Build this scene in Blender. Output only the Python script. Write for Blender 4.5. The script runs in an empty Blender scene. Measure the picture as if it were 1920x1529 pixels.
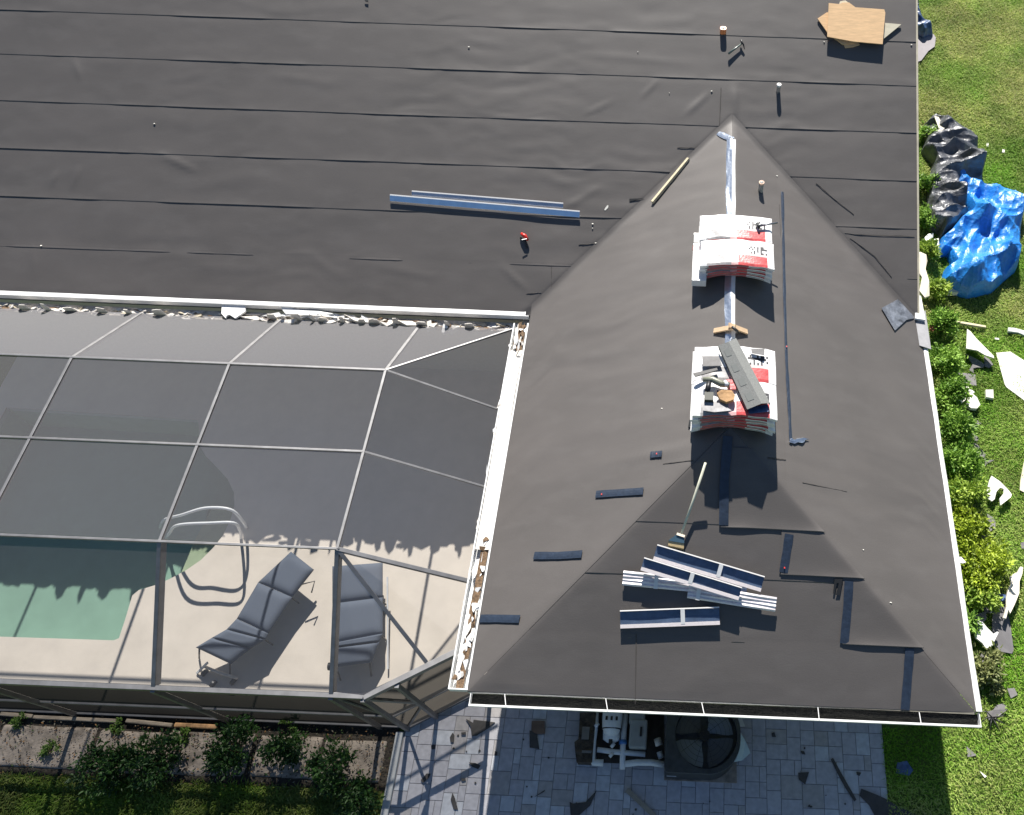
import bpy, math, random
import numpy as np
from mathutils import Vector, Matrix
random.seed(7); RS = np.random.RandomState(5)
scene = bpy.context.scene
# ------------------------------------------------------------------ camera
E = 2.4            # eave height
K = 0.4314         # roof pitch (rise per run)
L = 5.535          # from the wing's south eave to the main eave
W = 3.0            # half width of the wing
F, CX, CY = 1558.6, 1281.7, 679.4      # focal length and principal point for a 1920 x 1529 frame (a crop of a wider frame)
PA, PB, PC = 0.57237, 0.04255, 0.00325
Rx = np.array([[1,0,0],[0,math.cos(PA),-math.sin(PA)],[0,math.sin(PA),math.cos(PA)]])
Rz = np.array([[math.cos(PB),-math.sin(PB),0],[math.sin(PB),math.cos(PB),0],[0,0,1]])
Ry = np.array([[math.cos(PC),0,math.sin(PC)],[0,1,0],[-math.sin(PC),0,math.cos(PC)]])
R = Ry @ Rx @ Rz
CO = np.array([2.41474, -1.94681, 10.37827 + E])
cam = bpy.data.objects.new('camera', bpy.data.cameras.new('camera'))
scene.collection.objects.link(cam); scene.camera = cam
cam.data.sensor_fit = 'HORIZONTAL'; cam.data.sensor_width = 36; cam.data.lens = F/1920*36
cam.data.shift_x = (960-CX)/1920; cam.data.shift_y = (CY-764.5)/1920
cam.data.clip_end = 500
M4 = Matrix(R.tolist()).to_4x4(); M4.translation = Vector(CO); cam.matrix_world = M4
# ------------------------------------------------------------------ light
SUN = Vector((-0.09, 1.16, 1.0)).normalized()
w = bpy.data.worlds.new('World'); scene.world = w; w.use_nodes = True
nt = w.node_tree; sky = nt.nodes.new('ShaderNodeTexSky'); sky.sky_type = 'NISHITA'; sky.sun_disc = False; sky.ozone_density = 3.0; sky.dust_density = 0.3
sky.sun_elevation = math.asin(SUN.z); sky.sun_rotation = math.atan2(SUN.x, SUN.y)
nt.links.new(sky.outputs[0], nt.nodes['Background'].inputs[0]); nt.nodes['Background'].inputs[1].default_value = 0.05
sl = bpy.data.lights.new('sun', 'SUN'); sl.energy = 5.0; sl.angle = math.radians(0.5); sl.color = (1, 0.955, 0.89)
so = bpy.data.objects.new('sun', sl); scene.collection.objects.link(so)
so.rotation_euler = SUN.to_track_quat('Z', 'Y').to_euler(); so.location = (0, 20, 20)
scene.view_settings.view_transform = 'Standard'; scene.view_settings.look = 'None'
scene.view_settings.exposure = 0.8; scene.view_settings.gamma = 1.0
if scene.render.engine == 'CYCLES': scene.cycles.transparent_max_bounces = 24
# ------------------------------------------------------------------ placing helpers
PL_MAIN = ((0, -K, 1), E-K*L); PL_S = ((0, -K, 1), E); PL_W = ((-K, 0, 1), E); PL_E = ((K, 0, 1), E+2*W*K)
def on(u, pl, h=0.0):
    d = R @ np.array([(u[0]-CX)/F, -(u[1]-CY)/F, -1.0])
    n = np.array(pl[0], float); c = pl[1] + h*math.sqrt(n@n)
    return CO + d*((c-n@CO)/(n@d))
def at(u, z): return on(u, ((0,0,1), z))
def nrm(pl): n = Vector(pl[0]); return n.normalized()
def lin(c):  # sRGB 0-255 -> linear
    return tuple((x/255/12.92 if x/255 <= .04045 else ((x/255+.055)/1.055)**2.4) for x in c)
# ------------------------------------------------------------------ materials
MATS = {}
def mat(name, col, rough=.6, metal=0, ns=0, na=.3, col2=None, bs=0, bd=.002, stretch=(1,1,1), spec=.5, coat=0, det=4):
    m = bpy.data.materials.new(name); m.use_nodes = True; n = m.node_tree.nodes; l = m.node_tree.links
    b = n['Principled BSDF']; b.inputs['Base Color'].default_value = (*col, 1); b.inputs['Roughness'].default_value = rough
    b.inputs['Metallic'].default_value = metal; b.inputs['Specular IOR Level'].default_value = spec; b.inputs['Coat Weight'].default_value = coat
    if ns or bs:
        tc = n.new('ShaderNodeTexCoord'); mp = n.new('ShaderNodeMapping'); mp.inputs['Scale'].default_value = stretch
        l.new(tc.outputs['Object'], mp.inputs[0])
    if ns:
        t = n.new('ShaderNodeTexNoise'); t.inputs['Scale'].default_value = ns; t.inputs['Detail'].default_value = det; t.inputs['Roughness'].default_value = .65
        l.new(mp.outputs[0], t.inputs[0]); r = n.new('ShaderNodeValToRGB')
        c2 = col2 if col2 else tuple(x*(1+na) for x in col); c1 = col if col2 else tuple(x*(1-na) for x in col)
        r.color_ramp.elements[0].position = .32; r.color_ramp.elements[1].position = .68
        r.color_ramp.elements[0].color = (*c1, 1); r.color_ramp.elements[1].color = (*c2, 1)
        l.new(t.outputs[0], r.inputs[0]); l.new(r.outputs[0], b.inputs['Base Color'])
    if bs:
        t2 = n.new('ShaderNodeTexNoise'); t2.inputs['Scale'].default_value = bs; t2.inputs['Detail'].default_value = 5
        l.new(mp.outputs[0], t2.inputs[0]); bp = n.new('ShaderNodeBump'); bp.inputs['Distance'].default_value = bd
        bp.inputs['Strength'].default_value = 1; l.new(t2.outputs[0], bp.inputs['Height']); l.new(bp.outputs[0], b.inputs['Normal'])
    MATS[name] = m; return m
def vcol_mat(name, rough=.7, ns=0, na=.25, bs=0, bd=.002, trans=0, spec=.4):
    m = mat(name, (.5,.5,.5), rough, spec=spec, bs=bs, bd=bd); n = m.node_tree.nodes; l = m.node_tree.links; b = n['Principled BSDF']
    a = n.new('ShaderNodeAttribute'); a.attribute_name = 'col'; src = a.outputs['Color']
    if ns:
        tc = n.new('ShaderNodeTexCoord'); t = n.new('ShaderNodeTexNoise'); t.inputs['Scale'].default_value = ns; t.inputs['Detail'].default_value = 5
        l.new(tc.outputs['Object'], t.inputs[0]); mr = n.new('ShaderNodeMapRange'); mr.inputs[1].default_value = .3; mr.inputs[2].default_value = .7
        mr.inputs[3].default_value = 1-na; mr.inputs[4].default_value = 1+na; l.new(t.outputs[0], mr.inputs[0])
        v = n.new('ShaderNodeVectorMath'); v.operation = 'SCALE'; l.new(src, v.inputs[0]); l.new(mr.outputs[0], v.inputs['Scale']); src = v.outputs[0]
    l.new(src, b.inputs['Base Color'])
    if trans:
        tr = n.new('ShaderNodeBsdfTranslucent'); l.new(src, tr.inputs[0]); mx = n.new('ShaderNodeMixShader'); mx.inputs[0].default_value = trans
        l.new(b.outputs[0], mx.inputs[1]); l.new(tr.outputs[0], mx.inputs[2]); l.new(mx.outputs[0], n['Material Output'].inputs[0])
    return m
def felt_mat():
    m = bpy.data.materials.new('felt'); m.use_nodes = True; n = m.node_tree.nodes; l = m.node_tree.links; b = n['Principled BSDF']
    b.inputs['Roughness'].default_value = .55; b.inputs['Specular IOR Level'].default_value = .2; b.inputs['Coat Weight'].default_value = .35; b.inputs['Coat Tint'].default_value = (1, .965, .935, 1); b.inputs['Coat IOR'].default_value = 1.9; b.inputs['Coat Roughness'].default_value = .5
    tc = n.new('ShaderNodeTexCoord')
    def noise(s, sc, d=4):
        mp = n.new('ShaderNodeMapping'); mp.inputs['Scale'].default_value = sc; l.new(tc.outputs['Object'], mp.inputs[0])
        t = n.new('ShaderNodeTexNoise'); t.inputs['Scale'].default_value = s; t.inputs['Detail'].default_value = d; l.new(mp.outputs[0], t.inputs[0]); return t.outputs[0]
    r = n.new('ShaderNodeValToRGB'); l.new(noise(.9, (1, 1.6, 1), 6), r.inputs[0])
    r.color_ramp.elements[0].position = .3; r.color_ramp.elements[1].position = .7
    r.color_ramp.elements[0].color = (.098, .090, .084, 1); r.color_ramp.elements[1].color = (.116, .106, .099, 1)
    # light dust and scuffs
    r2 = n.new('ShaderNodeValToRGB'); l.new(noise(2.3, (1, 2.2, 1), 9), r2.inputs[0]); r2.color_ramp.elements[0].position = .48; r2.color_ramp.elements[1].position = .95
    mx = n.new('ShaderNodeMix'); mx.data_type = 'RGBA'; l.new(r2.outputs[0], mx.inputs[0]); l.new(r.outputs[0], mx.inputs[6]); mx.inputs[7].default_value = (.128, .119, .112, 1)
    # woven fleck
    r3 = n.new('ShaderNodeMapRange'); l.new(noise(160, (1, 2.5, 1), 2), r3.inputs[0]); r3.inputs[1].default_value = .3; r3.inputs[2].default_value = .7; r3.inputs[3].default_value = .9; r3.inputs[4].default_value = 1.1
    v = n.new('ShaderNodeVectorMath'); v.operation = 'SCALE'; l.new(mx.outputs[2], v.inputs[0]); l.new(r3.outputs[0], v.inputs['Scale']); l.new(v.outputs[0], b.inputs['Base Color'])
    bp = n.new('ShaderNodeBump'); bp.inputs['Distance'].default_value = .0012; l.new(noise(45, (1, 2, 1), 5), bp.inputs['Height']); l.new(bp.outputs[0], b.inputs['Normal'])
    MATS['felt'] = m; return m
def screen_mat(name='insect_screen', open_=.75, dif=(.225,.22,.228)):
    m = bpy.data.materials.new(name); m.use_nodes = True; n = m.node_tree.nodes; l = m.node_tree.links; n.remove(n['Principled BSDF'])
    lw = n.new('ShaderNodeLayerWeight'); lw.inputs[0].default_value = .5
    c = n.new('ShaderNodeMath'); c.operation = 'SUBTRACT'; c.inputs[0].default_value = 1.0; l.new(lw.outputs['Facing'], c.inputs[1])
    c2 = n.new('ShaderNodeMath'); c2.operation = 'MAXIMUM'; l.new(c.outputs[0], c2.inputs[0]); c2.inputs[1].default_value = .04
    i = n.new('ShaderNodeMath'); i.operation = 'DIVIDE'; i.inputs[0].default_value = 1.0; l.new(c2.outputs[0], i.inputs[1])
    p = n.new('ShaderNodeMath'); p.operation = 'POWER'; p.inputs[0].default_value = open_; l.new(i.outputs[0], p.inputs[1])   # open area shrinks at a slant
    tr = n.new('ShaderNodeBsdfTransparent'); d = n.new('ShaderNodeBsdfDiffuse'); d.inputs[0].default_value = (*dif, 1)
    mx = n.new('ShaderNodeMixShader'); l.new(p.outputs[0], mx.inputs[0]); l.new(d.outputs[0], mx.inputs[1]); l.new(tr.outputs[0], mx.inputs[2])
    l.new(mx.outputs[0], n['Material Output'].inputs[0]); MATS[name] = m; return m
def water_mat():
    m = bpy.data.materials.new('pool_water'); m.use_nodes = True; n = m.node_tree.nodes; l = m.node_tree.links; n.remove(n['Principled BSDF'])
    tr = n.new('ShaderNodeBsdfTransparent'); tr.inputs[0].default_value = (.78, .93, .86, 1)
    g = n.new('ShaderNodeBsdfGlossy'); g.inputs['Roughness'].default_value = .02
    tc = n.new('ShaderNodeTexCoord'); t = n.new('ShaderNodeTexNoise'); t.inputs['Scale'].default_value = 3; l.new(tc.outputs['Object'], t.inputs[0])
    bp = n.new('ShaderNodeBump'); bp.inputs['Distance'].default_value = .01; l.new(t.outputs[0], bp.inputs['Height']); l.new(bp.outputs[0], g.inputs['Normal'])
    lw = n.new('ShaderNodeLayerWeight'); lw.inputs[0].default_value = .5; pw_ = n.new('ShaderNodeMath'); pw_.operation = 'POWER'; l.new(lw.outputs['Facing'], pw_.inputs[0]); pw_.inputs[1].default_value = 5; fr = n.new('ShaderNodeMath'); fr.operation = 'MULTIPLY_ADD'; l.new(pw_.outputs[0], fr.inputs[0]); fr.inputs[1].default_value = .97; fr.inputs[2].default_value = .02; mx = n.new('ShaderNodeMixShader')
    l.new(fr.outputs[0], mx.inputs[0]); l.new(tr.outputs[0], mx.inputs[1]); l.new(g.outputs[0], mx.inputs[2]); l.new(mx.outputs[0], n['Material Output'].inputs[0])
    MATS['pool_water'] = m; return m
felt = felt_mat(); screen = screen_mat(); wscreen = screen_mat('dim_wall_screen', .58, (.03,.03,.03)); water = water_mat()  # wall mesh is a darkened copy; the cage wall's shade is in its colour
WHT = mat('white_metal', (.80,.80,.78), .45, ns=9, na=.05)
OFFW = mat('torn_white', (.70,.66,.60), .8, ns=14, na=.2, bs=30, bd=.01)
BRONZE = mat('bronze_frame', (.27,.268,.27), .56, 1.0, ns=6, na=.15, spec=.6)
FOIL = mat('foil_tape', (.50,.55,.62), .30, .92, ns=12, na=.12, bs=22, bd=.004)
NAVY = mat('seam_tape', (.02,.032,.055), .4, .0, ns=18, na=.25, bs=30, bd=.002, spec=.9)
GALV = mat('galvanised', (.62,.64,.66), .22, .95, ns=10, na=.1, bs=6, bd=.003, stretch=(1,1,1))
PLY = mat('plywood', (.84,.55,.29), .7, ns=5, na=.12, stretch=(1,7,1), bs=60, bd=.001)
PALEPLY = mat('pale_board', (.72,.66,.50), .75, ns=6, na=.08, stretch=(1,5,1))
FOAM = mat('white_board', (.82,.80,.72), .75, ns=7, na=.05)
TIMB = mat('raw_timber', (.62,.54,.36), .7, ns=9, na=.15, stretch=(1,1,6))
BROWN = mat('rotten_wood', (.16,.10,.055), .85, ns=30, na=.5, bs=40, bd=.01)
DARK = mat('black_plastic', (.02,.021,.022), .45)
BLUET = mat('blue_tarp', (.012,.23,.72), .42, ns=5, na=.15, spec=.9, bs=12, bd=.02)
BLACKT = mat('black_tarp', (.09,.095,.11), .40, ns=5, na=.4, spec=.9, bs=12, bd=.02)
NAVYT = mat('navy_sheet', (.05,.10,.22), .4, ns=12, na=.4, spec=.7)
STUCCO = mat('stucco', (.62,.56,.46), .85, ns=20, na=.06, bs=60, bd=.004)
DECK = mat('deck_coating', (.66,.60,.52), .85, ns=1.6, na=.075, bs=90, bd=.002)
BASIN = mat('pool_plaster', (.36,.42,.38), .8, ns=2.0, na=.08)
TILE = mat('pool_step', (.52,.45,.34), .8, ns=8, na=.08)
CUSH = mat('cushion_fabric', (.10,.122,.162), .85, ns=220, na=.12, bs=200, bd=.001)
CUSHF = mat('lounger_frame', (.10,.095,.085), .4, .3)
PIPEW = mat('white_pipe', (.72,.75,.77), .35, ns=8, na=.06)
ACM = mat('unit_metal', (.055,.06,.062), .5, .2, ns=8, na=.3)
FANB = mat('fan_blade', (.20,.23,.26), .4, .3)
CONC = mat('old_concrete', (.30,.255,.21), .9, ns=4.5, na=.6, bs=30, bd=.01, det=8)
SOIL = mat('garden_soil', (.05,.042,.032), .95, ns=9, na=.5, bs=25, bd=.03)
LAWN = mat('lawn_soil', (.07,.14,.018), .95, ns=1.2, col2=(.17,.20,.05), bs=14, bd=.04, det=8)
LEAF = vcol_mat('leaf', .5, trans=.3, spec=.4); GRS = vcol_mat('grass_blade', .6, ns=1.1, na=.3, trans=.3, spec=.3)
PAVE = vcol_mat('paver', .85, ns=14, na=.12, bs=80, bd=.002)
JOINT = mat('paver_joint', (.27,.265,.27), .95)
BARK = mat('bark', (.12,.08,.05), .9)
MUCK = mat('gutter_muck', (.013,.013,.010), .7, ns=6, na=.6, bs=25, bd=.03, stretch=(1,3,1))
ORNG = mat('orange_plastic', (.85,.28,.10), .4); RED = mat('red_plastic', (.62,.03,.02), .35)
WRAP = mat('wrapper_white', (.86,.85,.83), .32, ns=12, na=.03, bs=25, bd=.005)
WRED = mat('wrapper_red', (.62,.10,.10), .35, ns=9, na=.35, bs=25, bd=.004); WBLK = mat('wrapper_black', (.05,.05,.055), .4, ns=14, na=.5)
WGRY = mat('wrapper_grey', (.33,.32,.32), .4, ns=10, na=.35); WPNK = mat('wrapper_pink', (.80,.52,.50), .35, ns=9, na=.15)
SHIN = mat('shingle', (.24,.24,.235), .9, ns=150, na=.25, bs=200, bd=.002)
PAPER = mat('brown_paper', (.42,.24,.10), .7, ns=8, na=.3, bs=20, bd=.01)
STRAW = mat('bristles', (.55,.42,.22), .8, ns=60, na=.3, stretch=(4,1,1)); BLUEG = mat('broom_blue', (.06,.12,.17), .5)
OLIVE = mat('olive_plastic', (.22,.23,.17), .4, ns=9, na=.3)
HANDLE = mat('painted_handle', (.62,.62,.5), .35, ns=7, na=.15)
# ------------------------------------------------------------------ mesh helpers
class MB:
    def __init__(s): s.v = []; s.f = []; s.m = []; s.mi = 0
    def add(s, vs, fs):
        o = len(s.v); s.v += [tuple(map(float, p)) for p in vs]; s.f += [tuple(i+o for i in f) for f in fs]; s.m += [s.mi]*len(fs); return s
    def box(s, c, d, rz=0, rot=None):
        M = rot if rot else Matrix.Rotation(rz, 3, 'Z'); c = Vector(c)
        vs = [c + M @ Vector((x*d[0]/2, y*d[1]/2, z*d[2]/2)) for x in (-1,1) for y in (-1,1) for z in (-1,1)]
        return s.add(vs, [(0,1,3,2),(4,6,7,5),(0,4,5,1),(2,3,7,6),(0,2,6,4),(1,5,7,3)])
    def bar(s, a, b, w, h, up=(0,0,1)):      # box beam from a to b, w wide, h deep, top face on the line
        a = Vector(a); b = Vector(b); d = (b-a).normalized(); r = d.cross(Vector(up)).normalized(); u = r.cross(d)
        vs = [p + r*w/2*i + u*(0 if j else -h) for p in (a,b) for i in (-1,1) for j in (0,1)]
        return s.add(vs, [(0,1,3,2),(4,6,7,5),(0,4,5,1),(2,3,7,6),(0,2,6,4),(1,5,7,3)])
    def tube(s, pts, r, n=10, cap=True):
        pts = [Vector(p) for p in pts]; rs = r if isinstance(r, (list, tuple)) else [r]*len(pts); o = len(s.v); prev = None
        for i, p in enumerate(pts):
            d = (pts[min(i+1, len(pts)-1)] - pts[max(i-1, 0)]).normalized()
            if prev is None: prev = d.orthogonal().normalized()
            x = (prev - d*prev.dot(d)).normalized(); prev = x; y = d.cross(x)
            s.v += [tuple(p + (x*math.cos(t*2*math.pi/n) + y*math.sin(t*2*math.pi/n))*rs[i]) for t in range(n)]
        for i in range(len(pts)-1):
            for t in range(n): s.f.append((o+i*n+t, o+i*n+(t+1)%n, o+(i+1)*n+(t+1)%n, o+(i+1)*n+t)); s.m.append(s.mi)
        if cap:
            s.f.append(tuple(o+t for t in reversed(range(n)))); s.f.append(tuple(o+(len(pts)-1)*n+t for t in range(n))); s.m += [s.mi]*2
        return s
    def prism(s, top, off):                  # polygon and its copy moved by off
        n = len(top); off = Vector(off); a = [Vector(p) for p in top]; b = [p + off for p in a]
        return s.add(a+b, [tuple(range(n)), tuple(reversed(range(n, 2*n)))] + [(i, i+n, (i+1)%n+n, (i+1)%n) for i in range(n)])
    def grid(s, P):                          # P: array rows x cols x 3
        r, c = P.shape[:2]; return s.add(P.reshape(-1, 3), [(i*c+j, i*c+j+1, (i+1)*c+j+1, (i+1)*c+j) for i in range(r-1) for j in range(c-1)])
    def build(s, name, mats, parent=None, smooth=False, bevel=0, origin=None, cols=None, recalc=True):
        me = bpy.data.meshes.new(name); vs = np.array(s.v)
        if parent is not None: off = np.array(root_loc(parent))
        elif origin is not None: off = np.array(origin, float)
        else: off = np.array([*(vs.min(0)+vs.max(0))[:2]/2, vs[:,2].min()])
        me.from_pydata((vs-off).tolist(), [], s.f)
        for m in (mats if isinstance(mats, (list, tuple)) else [mats]): me.materials.append(m)
        me.polygons.foreach_set('material_index', s.m); me.polygons.foreach_set('use_smooth', [smooth]*len(s.f))
        if recalc:
            import bmesh
            bm = bmesh.new(); bm.from_mesh(me); bmesh.ops.recalc_face_normals(bm, faces=bm.faces); bm.to_mesh(me); bm.free()
        me.update()
        o = bpy.data.objects.new(name, me); scene.collection.objects.link(o)
        if parent is not None: o.parent = parent; o['_l'] = 0; del o['_l']
        else: o.location = off
        if bevel:
            b = o.modifiers.new('bevel', 'BEVEL'); b.width = bevel; b.segments = 2; b.limit_method = 'ANGLE'; b.angle_limit = math.radians(40)
        return o
def root_loc(o):
    l = Vector(o.location)
    while o.parent: o = o.parent; l += Vector(o.location)
    return l
def tag(o, label, cat, group=None):
    o['label'] = label; o['category'] = cat
    if group: o['group'] = group
    return o
def thing(name, loc, label, cat, group=None):
    o = bpy.data.objects.new(name, None); scene.collection.objects.link(o); o.location = Vector(loc); o.empty_display_size = .2
    return tag(o, label, cat, group)
def struct(o, kind='structure'): o['kind'] = kind; return o
# 2-D value noise
_g = RS.rand(256, 256)
def vn(x, y):
    x = np.asarray(x, float); y = np.asarray(y, float); xi = np.floor(x).astype(int); yi = np.floor(y).astype(int); fx = x-xi; fy = y-yi
    fx = fx*fx*(3-2*fx); fy = fy*fy*(3-2*fy); g = lambda a, b: _g[a % 256, b % 256]
    return (g(xi,yi)*(1-fx)+g(xi+1,yi)*fx)*(1-fy) + (g(xi,yi+1)*(1-fx)+g(xi+1,yi+1)*fx)*fy - .5
def fbm(x, y, n=4):
    return sum(vn(x*2**i+17*i, y*2**i+31*i)/2**i for i in range(n))
# ------------------------------------------------------------------ ground
g = MB(); n = 60
xs = np.concatenate([[-150,-60,-25], np.linspace(-12, 16, n), [40, 90, 150]]); ys = np.concatenate([[-150,-60,-20], np.linspace(-6, 22, n), [50, 150]])
X, Y = np.meshgrid(xs, ys); g.grid(np.stack([X, Y, np.full_like(X, -.004)], -1))
# cut out the pool
g.f = [f for f in g.f if not (all(-9.7 < g.v[i][0] < -.3 and .0 < g.v[i][1] < 5.9 for i in f))]; g.m = [0]*len(g.f)
struct(g.build('ground', LAWN, origin=(0,0,0)))
# lawn blades: one sheet of grass that nobody could count
def blades(name, n, area, hmin, hmax, wd, colf, mat_=GRS, keep=None):
    x = RS.uniform(area[0], area[1], n); y = RS.uniform(area[2], area[3], n)
    if keep is not None: k = keep(x, y); x = x[k]; y = y[k]
    n = len(x); a = RS.uniform(0, 2*math.pi, n); h = RS.uniform(hmin, hmax, n)*(1+.5*vn(x*4, y*4)); lean = RS.uniform(.3, 1.5, n)*h; wv = wd*RS.uniform(.6, 1.4, n)
    dx, dy = np.cos(a), np.sin(a); px, py = -dy, dx
    v = np.zeros((n, 5, 3))
    v[:,0] = np.stack([x-px*wv, y-py*wv, np.zeros(n)], -1); v[:,1] = np.stack([x+px*wv, y+py*wv, np.zeros(n)], -1)
    v[:,2] = np.stack([x+dx*lean*.4+px*wv, y+dy*lean*.4+py*wv, h*.7], -1); v[:,3] = np.stack([x+dx*lean*.4-px*wv, y+dy*lean*.4-py*wv, h*.7], -1)
    v[:,4] = np.stack([x+dx*lean, y+dy*lean, h*.8], -1)
    me = bpy.data.meshes.new(name); me.vertices.add(n*5); me.vertices.foreach_set('co', v.reshape(-1))
    idx = (np.arange(n)[:,None]*5 + np.array([0,1,2,3,3,2,4])[None]).reshape(-1)
    me.loops.add(n*7); me.loops.foreach_set('vertex_index', idx.astype(np.int32)); me.polygons.add(n*2)
    st = (np.arange(n)[:,None]*7 + np.array([0,4])[None]).reshape(-1); me.polygons.foreach_set('loop_start', st.astype(np.int32))
    me.update(calc_edges=True); me.materials.append(mat_)
    c = np.ones((n, 7, 4)); c[:,:,:3] = colf(x, y, n)[:,None,:]
    at_ = me.color_attributes.new('col', 'FLOAT_COLOR', 'CORNER'); at_.data.foreach_set('color', c.reshape(-1))
    o = bpy.data.objects.new(name, me); scene.collection.objects.link(o); return o
def lawn_col(x, y, n):
    t = np.clip(.26 + 1.2*fbm(x*.9+3, y*.9+8, 5) + .05*np.clip(y-3, 0, 9) + RS.uniform(-.25, .25, n), 0, 1)[:,None]
    r = RS.rand(n)[:,None]
    a = np.array([.11,.30,.014])*(1-r) + np.array([.27,.50,.04])*r; b = np.array([.36,.48,.08])*(1-r) + np.array([.58,.54,.24])*r
    return a*(1-t) + b*t
def keep_lawn(x, y):
    return ~((y < .35) & (x > -1.5) & (x < 5.42))
o = blades('lawn_grass', 420000, (5.3, 11.3, -2.4, 18.8), .025, .06, .0052, lawn_col, keep=lambda x, y: ~((y < .35) & (x < 5.42)) & ~((x < 5.75) & (y > .2)) & (x < 7.5+.195*(y+.8)+.25))
struct(o, 'stuff'); tag(o, 'bright green lawn grass with dry tan patches east of the house', 'grass')
o = blades('rough_grass', 30000, (-8.3, -1.5, -2.0, -.86), .04, .10, .005, lambda x, y, n: lawn_col(x, y-3, n)*.50*(1-.35*(vn(x*2.5, y*2.5) > .05))[:,None] + np.array([.05,.035,.01])*RS.rand(n)[:,None])  # blade colours halved for the cage's shade, plus a dry brown
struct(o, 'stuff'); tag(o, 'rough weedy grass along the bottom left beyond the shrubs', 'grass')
# ------------------------------------------------------------------ garden strip, patio
s = MB(); s.grid(np.array([[(x, y, .006+.02*fbm(x*3, y*3)) for x in np.linspace(-9, -1.42, 90)] for y in np.linspace(-.86, -.04, 14)])); struct(s.build('garden_soil', SOIL, smooth=True))
s = MB()
for (x0, x1, y0, y1) in [(-9,-7.0,-.80,-.25),(-6.96,-5.62,-.78,-.22),(-5.58,-4.68,-.80,-.24),(-4.62,-3.4,-.78,-.20),(-3.35,-2.45,-.77,-.22),(-2.42,-1.55,-.79,-.24)]:
    P = np.array([[(x, y, .035+.006*fbm(x*6, y*6)+.01*vn(x*1.3, 3)) for x in np.linspace(x0, x1, 40)] for y in np.linspace(y0, y1, 16)])
    for row in P:
        for p in row:
            e = min(p[0]-x0, x1-p[0], p[1]-y0, y1-p[1])
            if e < .01: p[0] += .02*vn(p[1]*9, x0*5); p[1] += .03*vn(p[0]*5, y0*7); p[2] = -.01
    s.grid(P)
struct(s.build('path', CONC, smooth=True))
cb = MB(); cb.bar((-1.40, -.12, .05), (-1.36, -2.4, .05), .10, .06); struct(cb.build('patio_kerb', mat('kerb_concrete', (.55,.56,.55), .8, ns=6, na=.1), bevel=.01))
s = MB(); s.box((2.03, -1.2, -.011), (6.75, 3.1, .03)); struct(s.build('patio_bed', JOINT))
U = .098; nx, ny = 69, 31; occ = np.zeros((nx, ny), bool); rects = []
for j in range(ny):
    for i in range(nx):
        if occ[i, j]: continue
        for (a, b) in random.sample([(2,2),(3,2),(2,3),(3,3),(2,2),(3,2)], 6) + [(1,2),(2,1),(1,1)]:
            if i+a <= nx and j+b <= ny and not occ[i:i+a, j:j+b].any():
                occ[i:i+a, j:j+b] = True; rects.append((i, j, a, b)); break
s = MB(); cc = []
for (i, j, a, b) in rects:
    x0 = -1.33+i*U+.0015; y0 = .32-j*U-.0015; x1 = x0+a*U-.003; y1 = y0-b*U+.003; z = .010+random.uniform(0, .002); e = .004
    s.add([(x0,y0,0),(x1,y0,0),(x1,y1,0),(x0,y1,0),(x0+e,y0-e,z),(x1-e,y0-e,z),(x1-e,y1+e,z),(x0+e,y1+e,z)], [(4,7,6,5),(0,1,5,4),(1,2,6,5),(2,3,7,6),(3,0,4,7)])
    t = random.random(); r = random.random()
    c = np.array([.50,.495,.52])*(.95+.10*t) if r > .28 else (np.array([.58,.60,.63]) if r > .12 else np.array([.46,.44,.43])*(.95+.1*t)); cc.append(c)
o = s.build('patio', PAVE, origin=(0,0,0), recalc=False)
arr = np.ones((len(o.data.loops), 4)); arr[:,:3] = np.repeat(np.array(cc), 20, 0); a_ = o.data.color_attributes.new('col', 'FLOAT_COLOR', 'CORNER'); a_.data.foreach_set('color', arr.reshape(-1)); struct(o)
# ------------------------------------------------------------------ pool deck, basin, water
pool_px = [(-260,1184),(0,1195),(215,1202),(225,1198),(236,1165),(250,1118),(262,1108),(298,1097),(322,1086),(350,1071),(378,1052),(402,1028),(420,1005),(434,975),(441,950),(440,925),(428,900),(408,878),(388,858),(376,838),(374,800),(372,789),(-260,755)]
pool = [at(p, 0)[:2] for p in pool_px]
def inside(x, y, poly):
    x = np.asarray(x); y = np.asarray(y); r = np.zeros(x.shape, bool); n = len(poly)
    for i in range(n):
        (x1, y1), (x2, y2) = poly[i], poly[(i+1) % n]
        c = ((y1 > y) != (y2 > y)); r ^= c & (x < (x2-x1)*(y-y1)/(y2-y1+1e-12)+x1)
    return r
def fill_poly(outer, holes, z, name, m, thick=.0):
    import bmesh
    bm = bmesh.new(); eds = []
    for lp in [outer]+holes:
        vs = [bm.verts.new((p[0], p[1], z)) for p in lp]; eds += [bm.edges.new((vs[i], vs[(i+1) % len(vs)])) for i in range(len(vs))]
    bmesh.ops.triangle_fill(bm, use_beauty=True, use_dissolve=False, edges=eds); bmesh.ops.recalc_face_normals(bm, faces=bm.faces)
    for f in bm.faces:
        if f.normal.z < 0: f.normal_flip()
    if thick:
        r = bmesh.ops.extrude_face_region(bm, geom=list(bm.faces)); 
        for v in [e for e in r['geom'] if isinstance(e, bmesh.types.BMVert)]: v.co.z -= thick
        bmesh.ops.recalc_face_normals(bm, faces=bm.faces)
    me = bpy.data.meshes.new(name); bm.to_mesh(me); bm.free(); me.materials.append(m); o = bpy.data.objects.new(name, me); scene.collection.objects.link(o); return o
deck_out = [(-9.6,-.03),(-1.30,-.05),(-.2,.50),(.30,.70),(.36,5.9),(-9.6,5.9)]
pool_in = [(max(p[0], -9.3), p[1]) for p in pool]
struct(fill_poly(deck_out, [pool_in], .03, 'pool_deck', DECK, .02))
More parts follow.
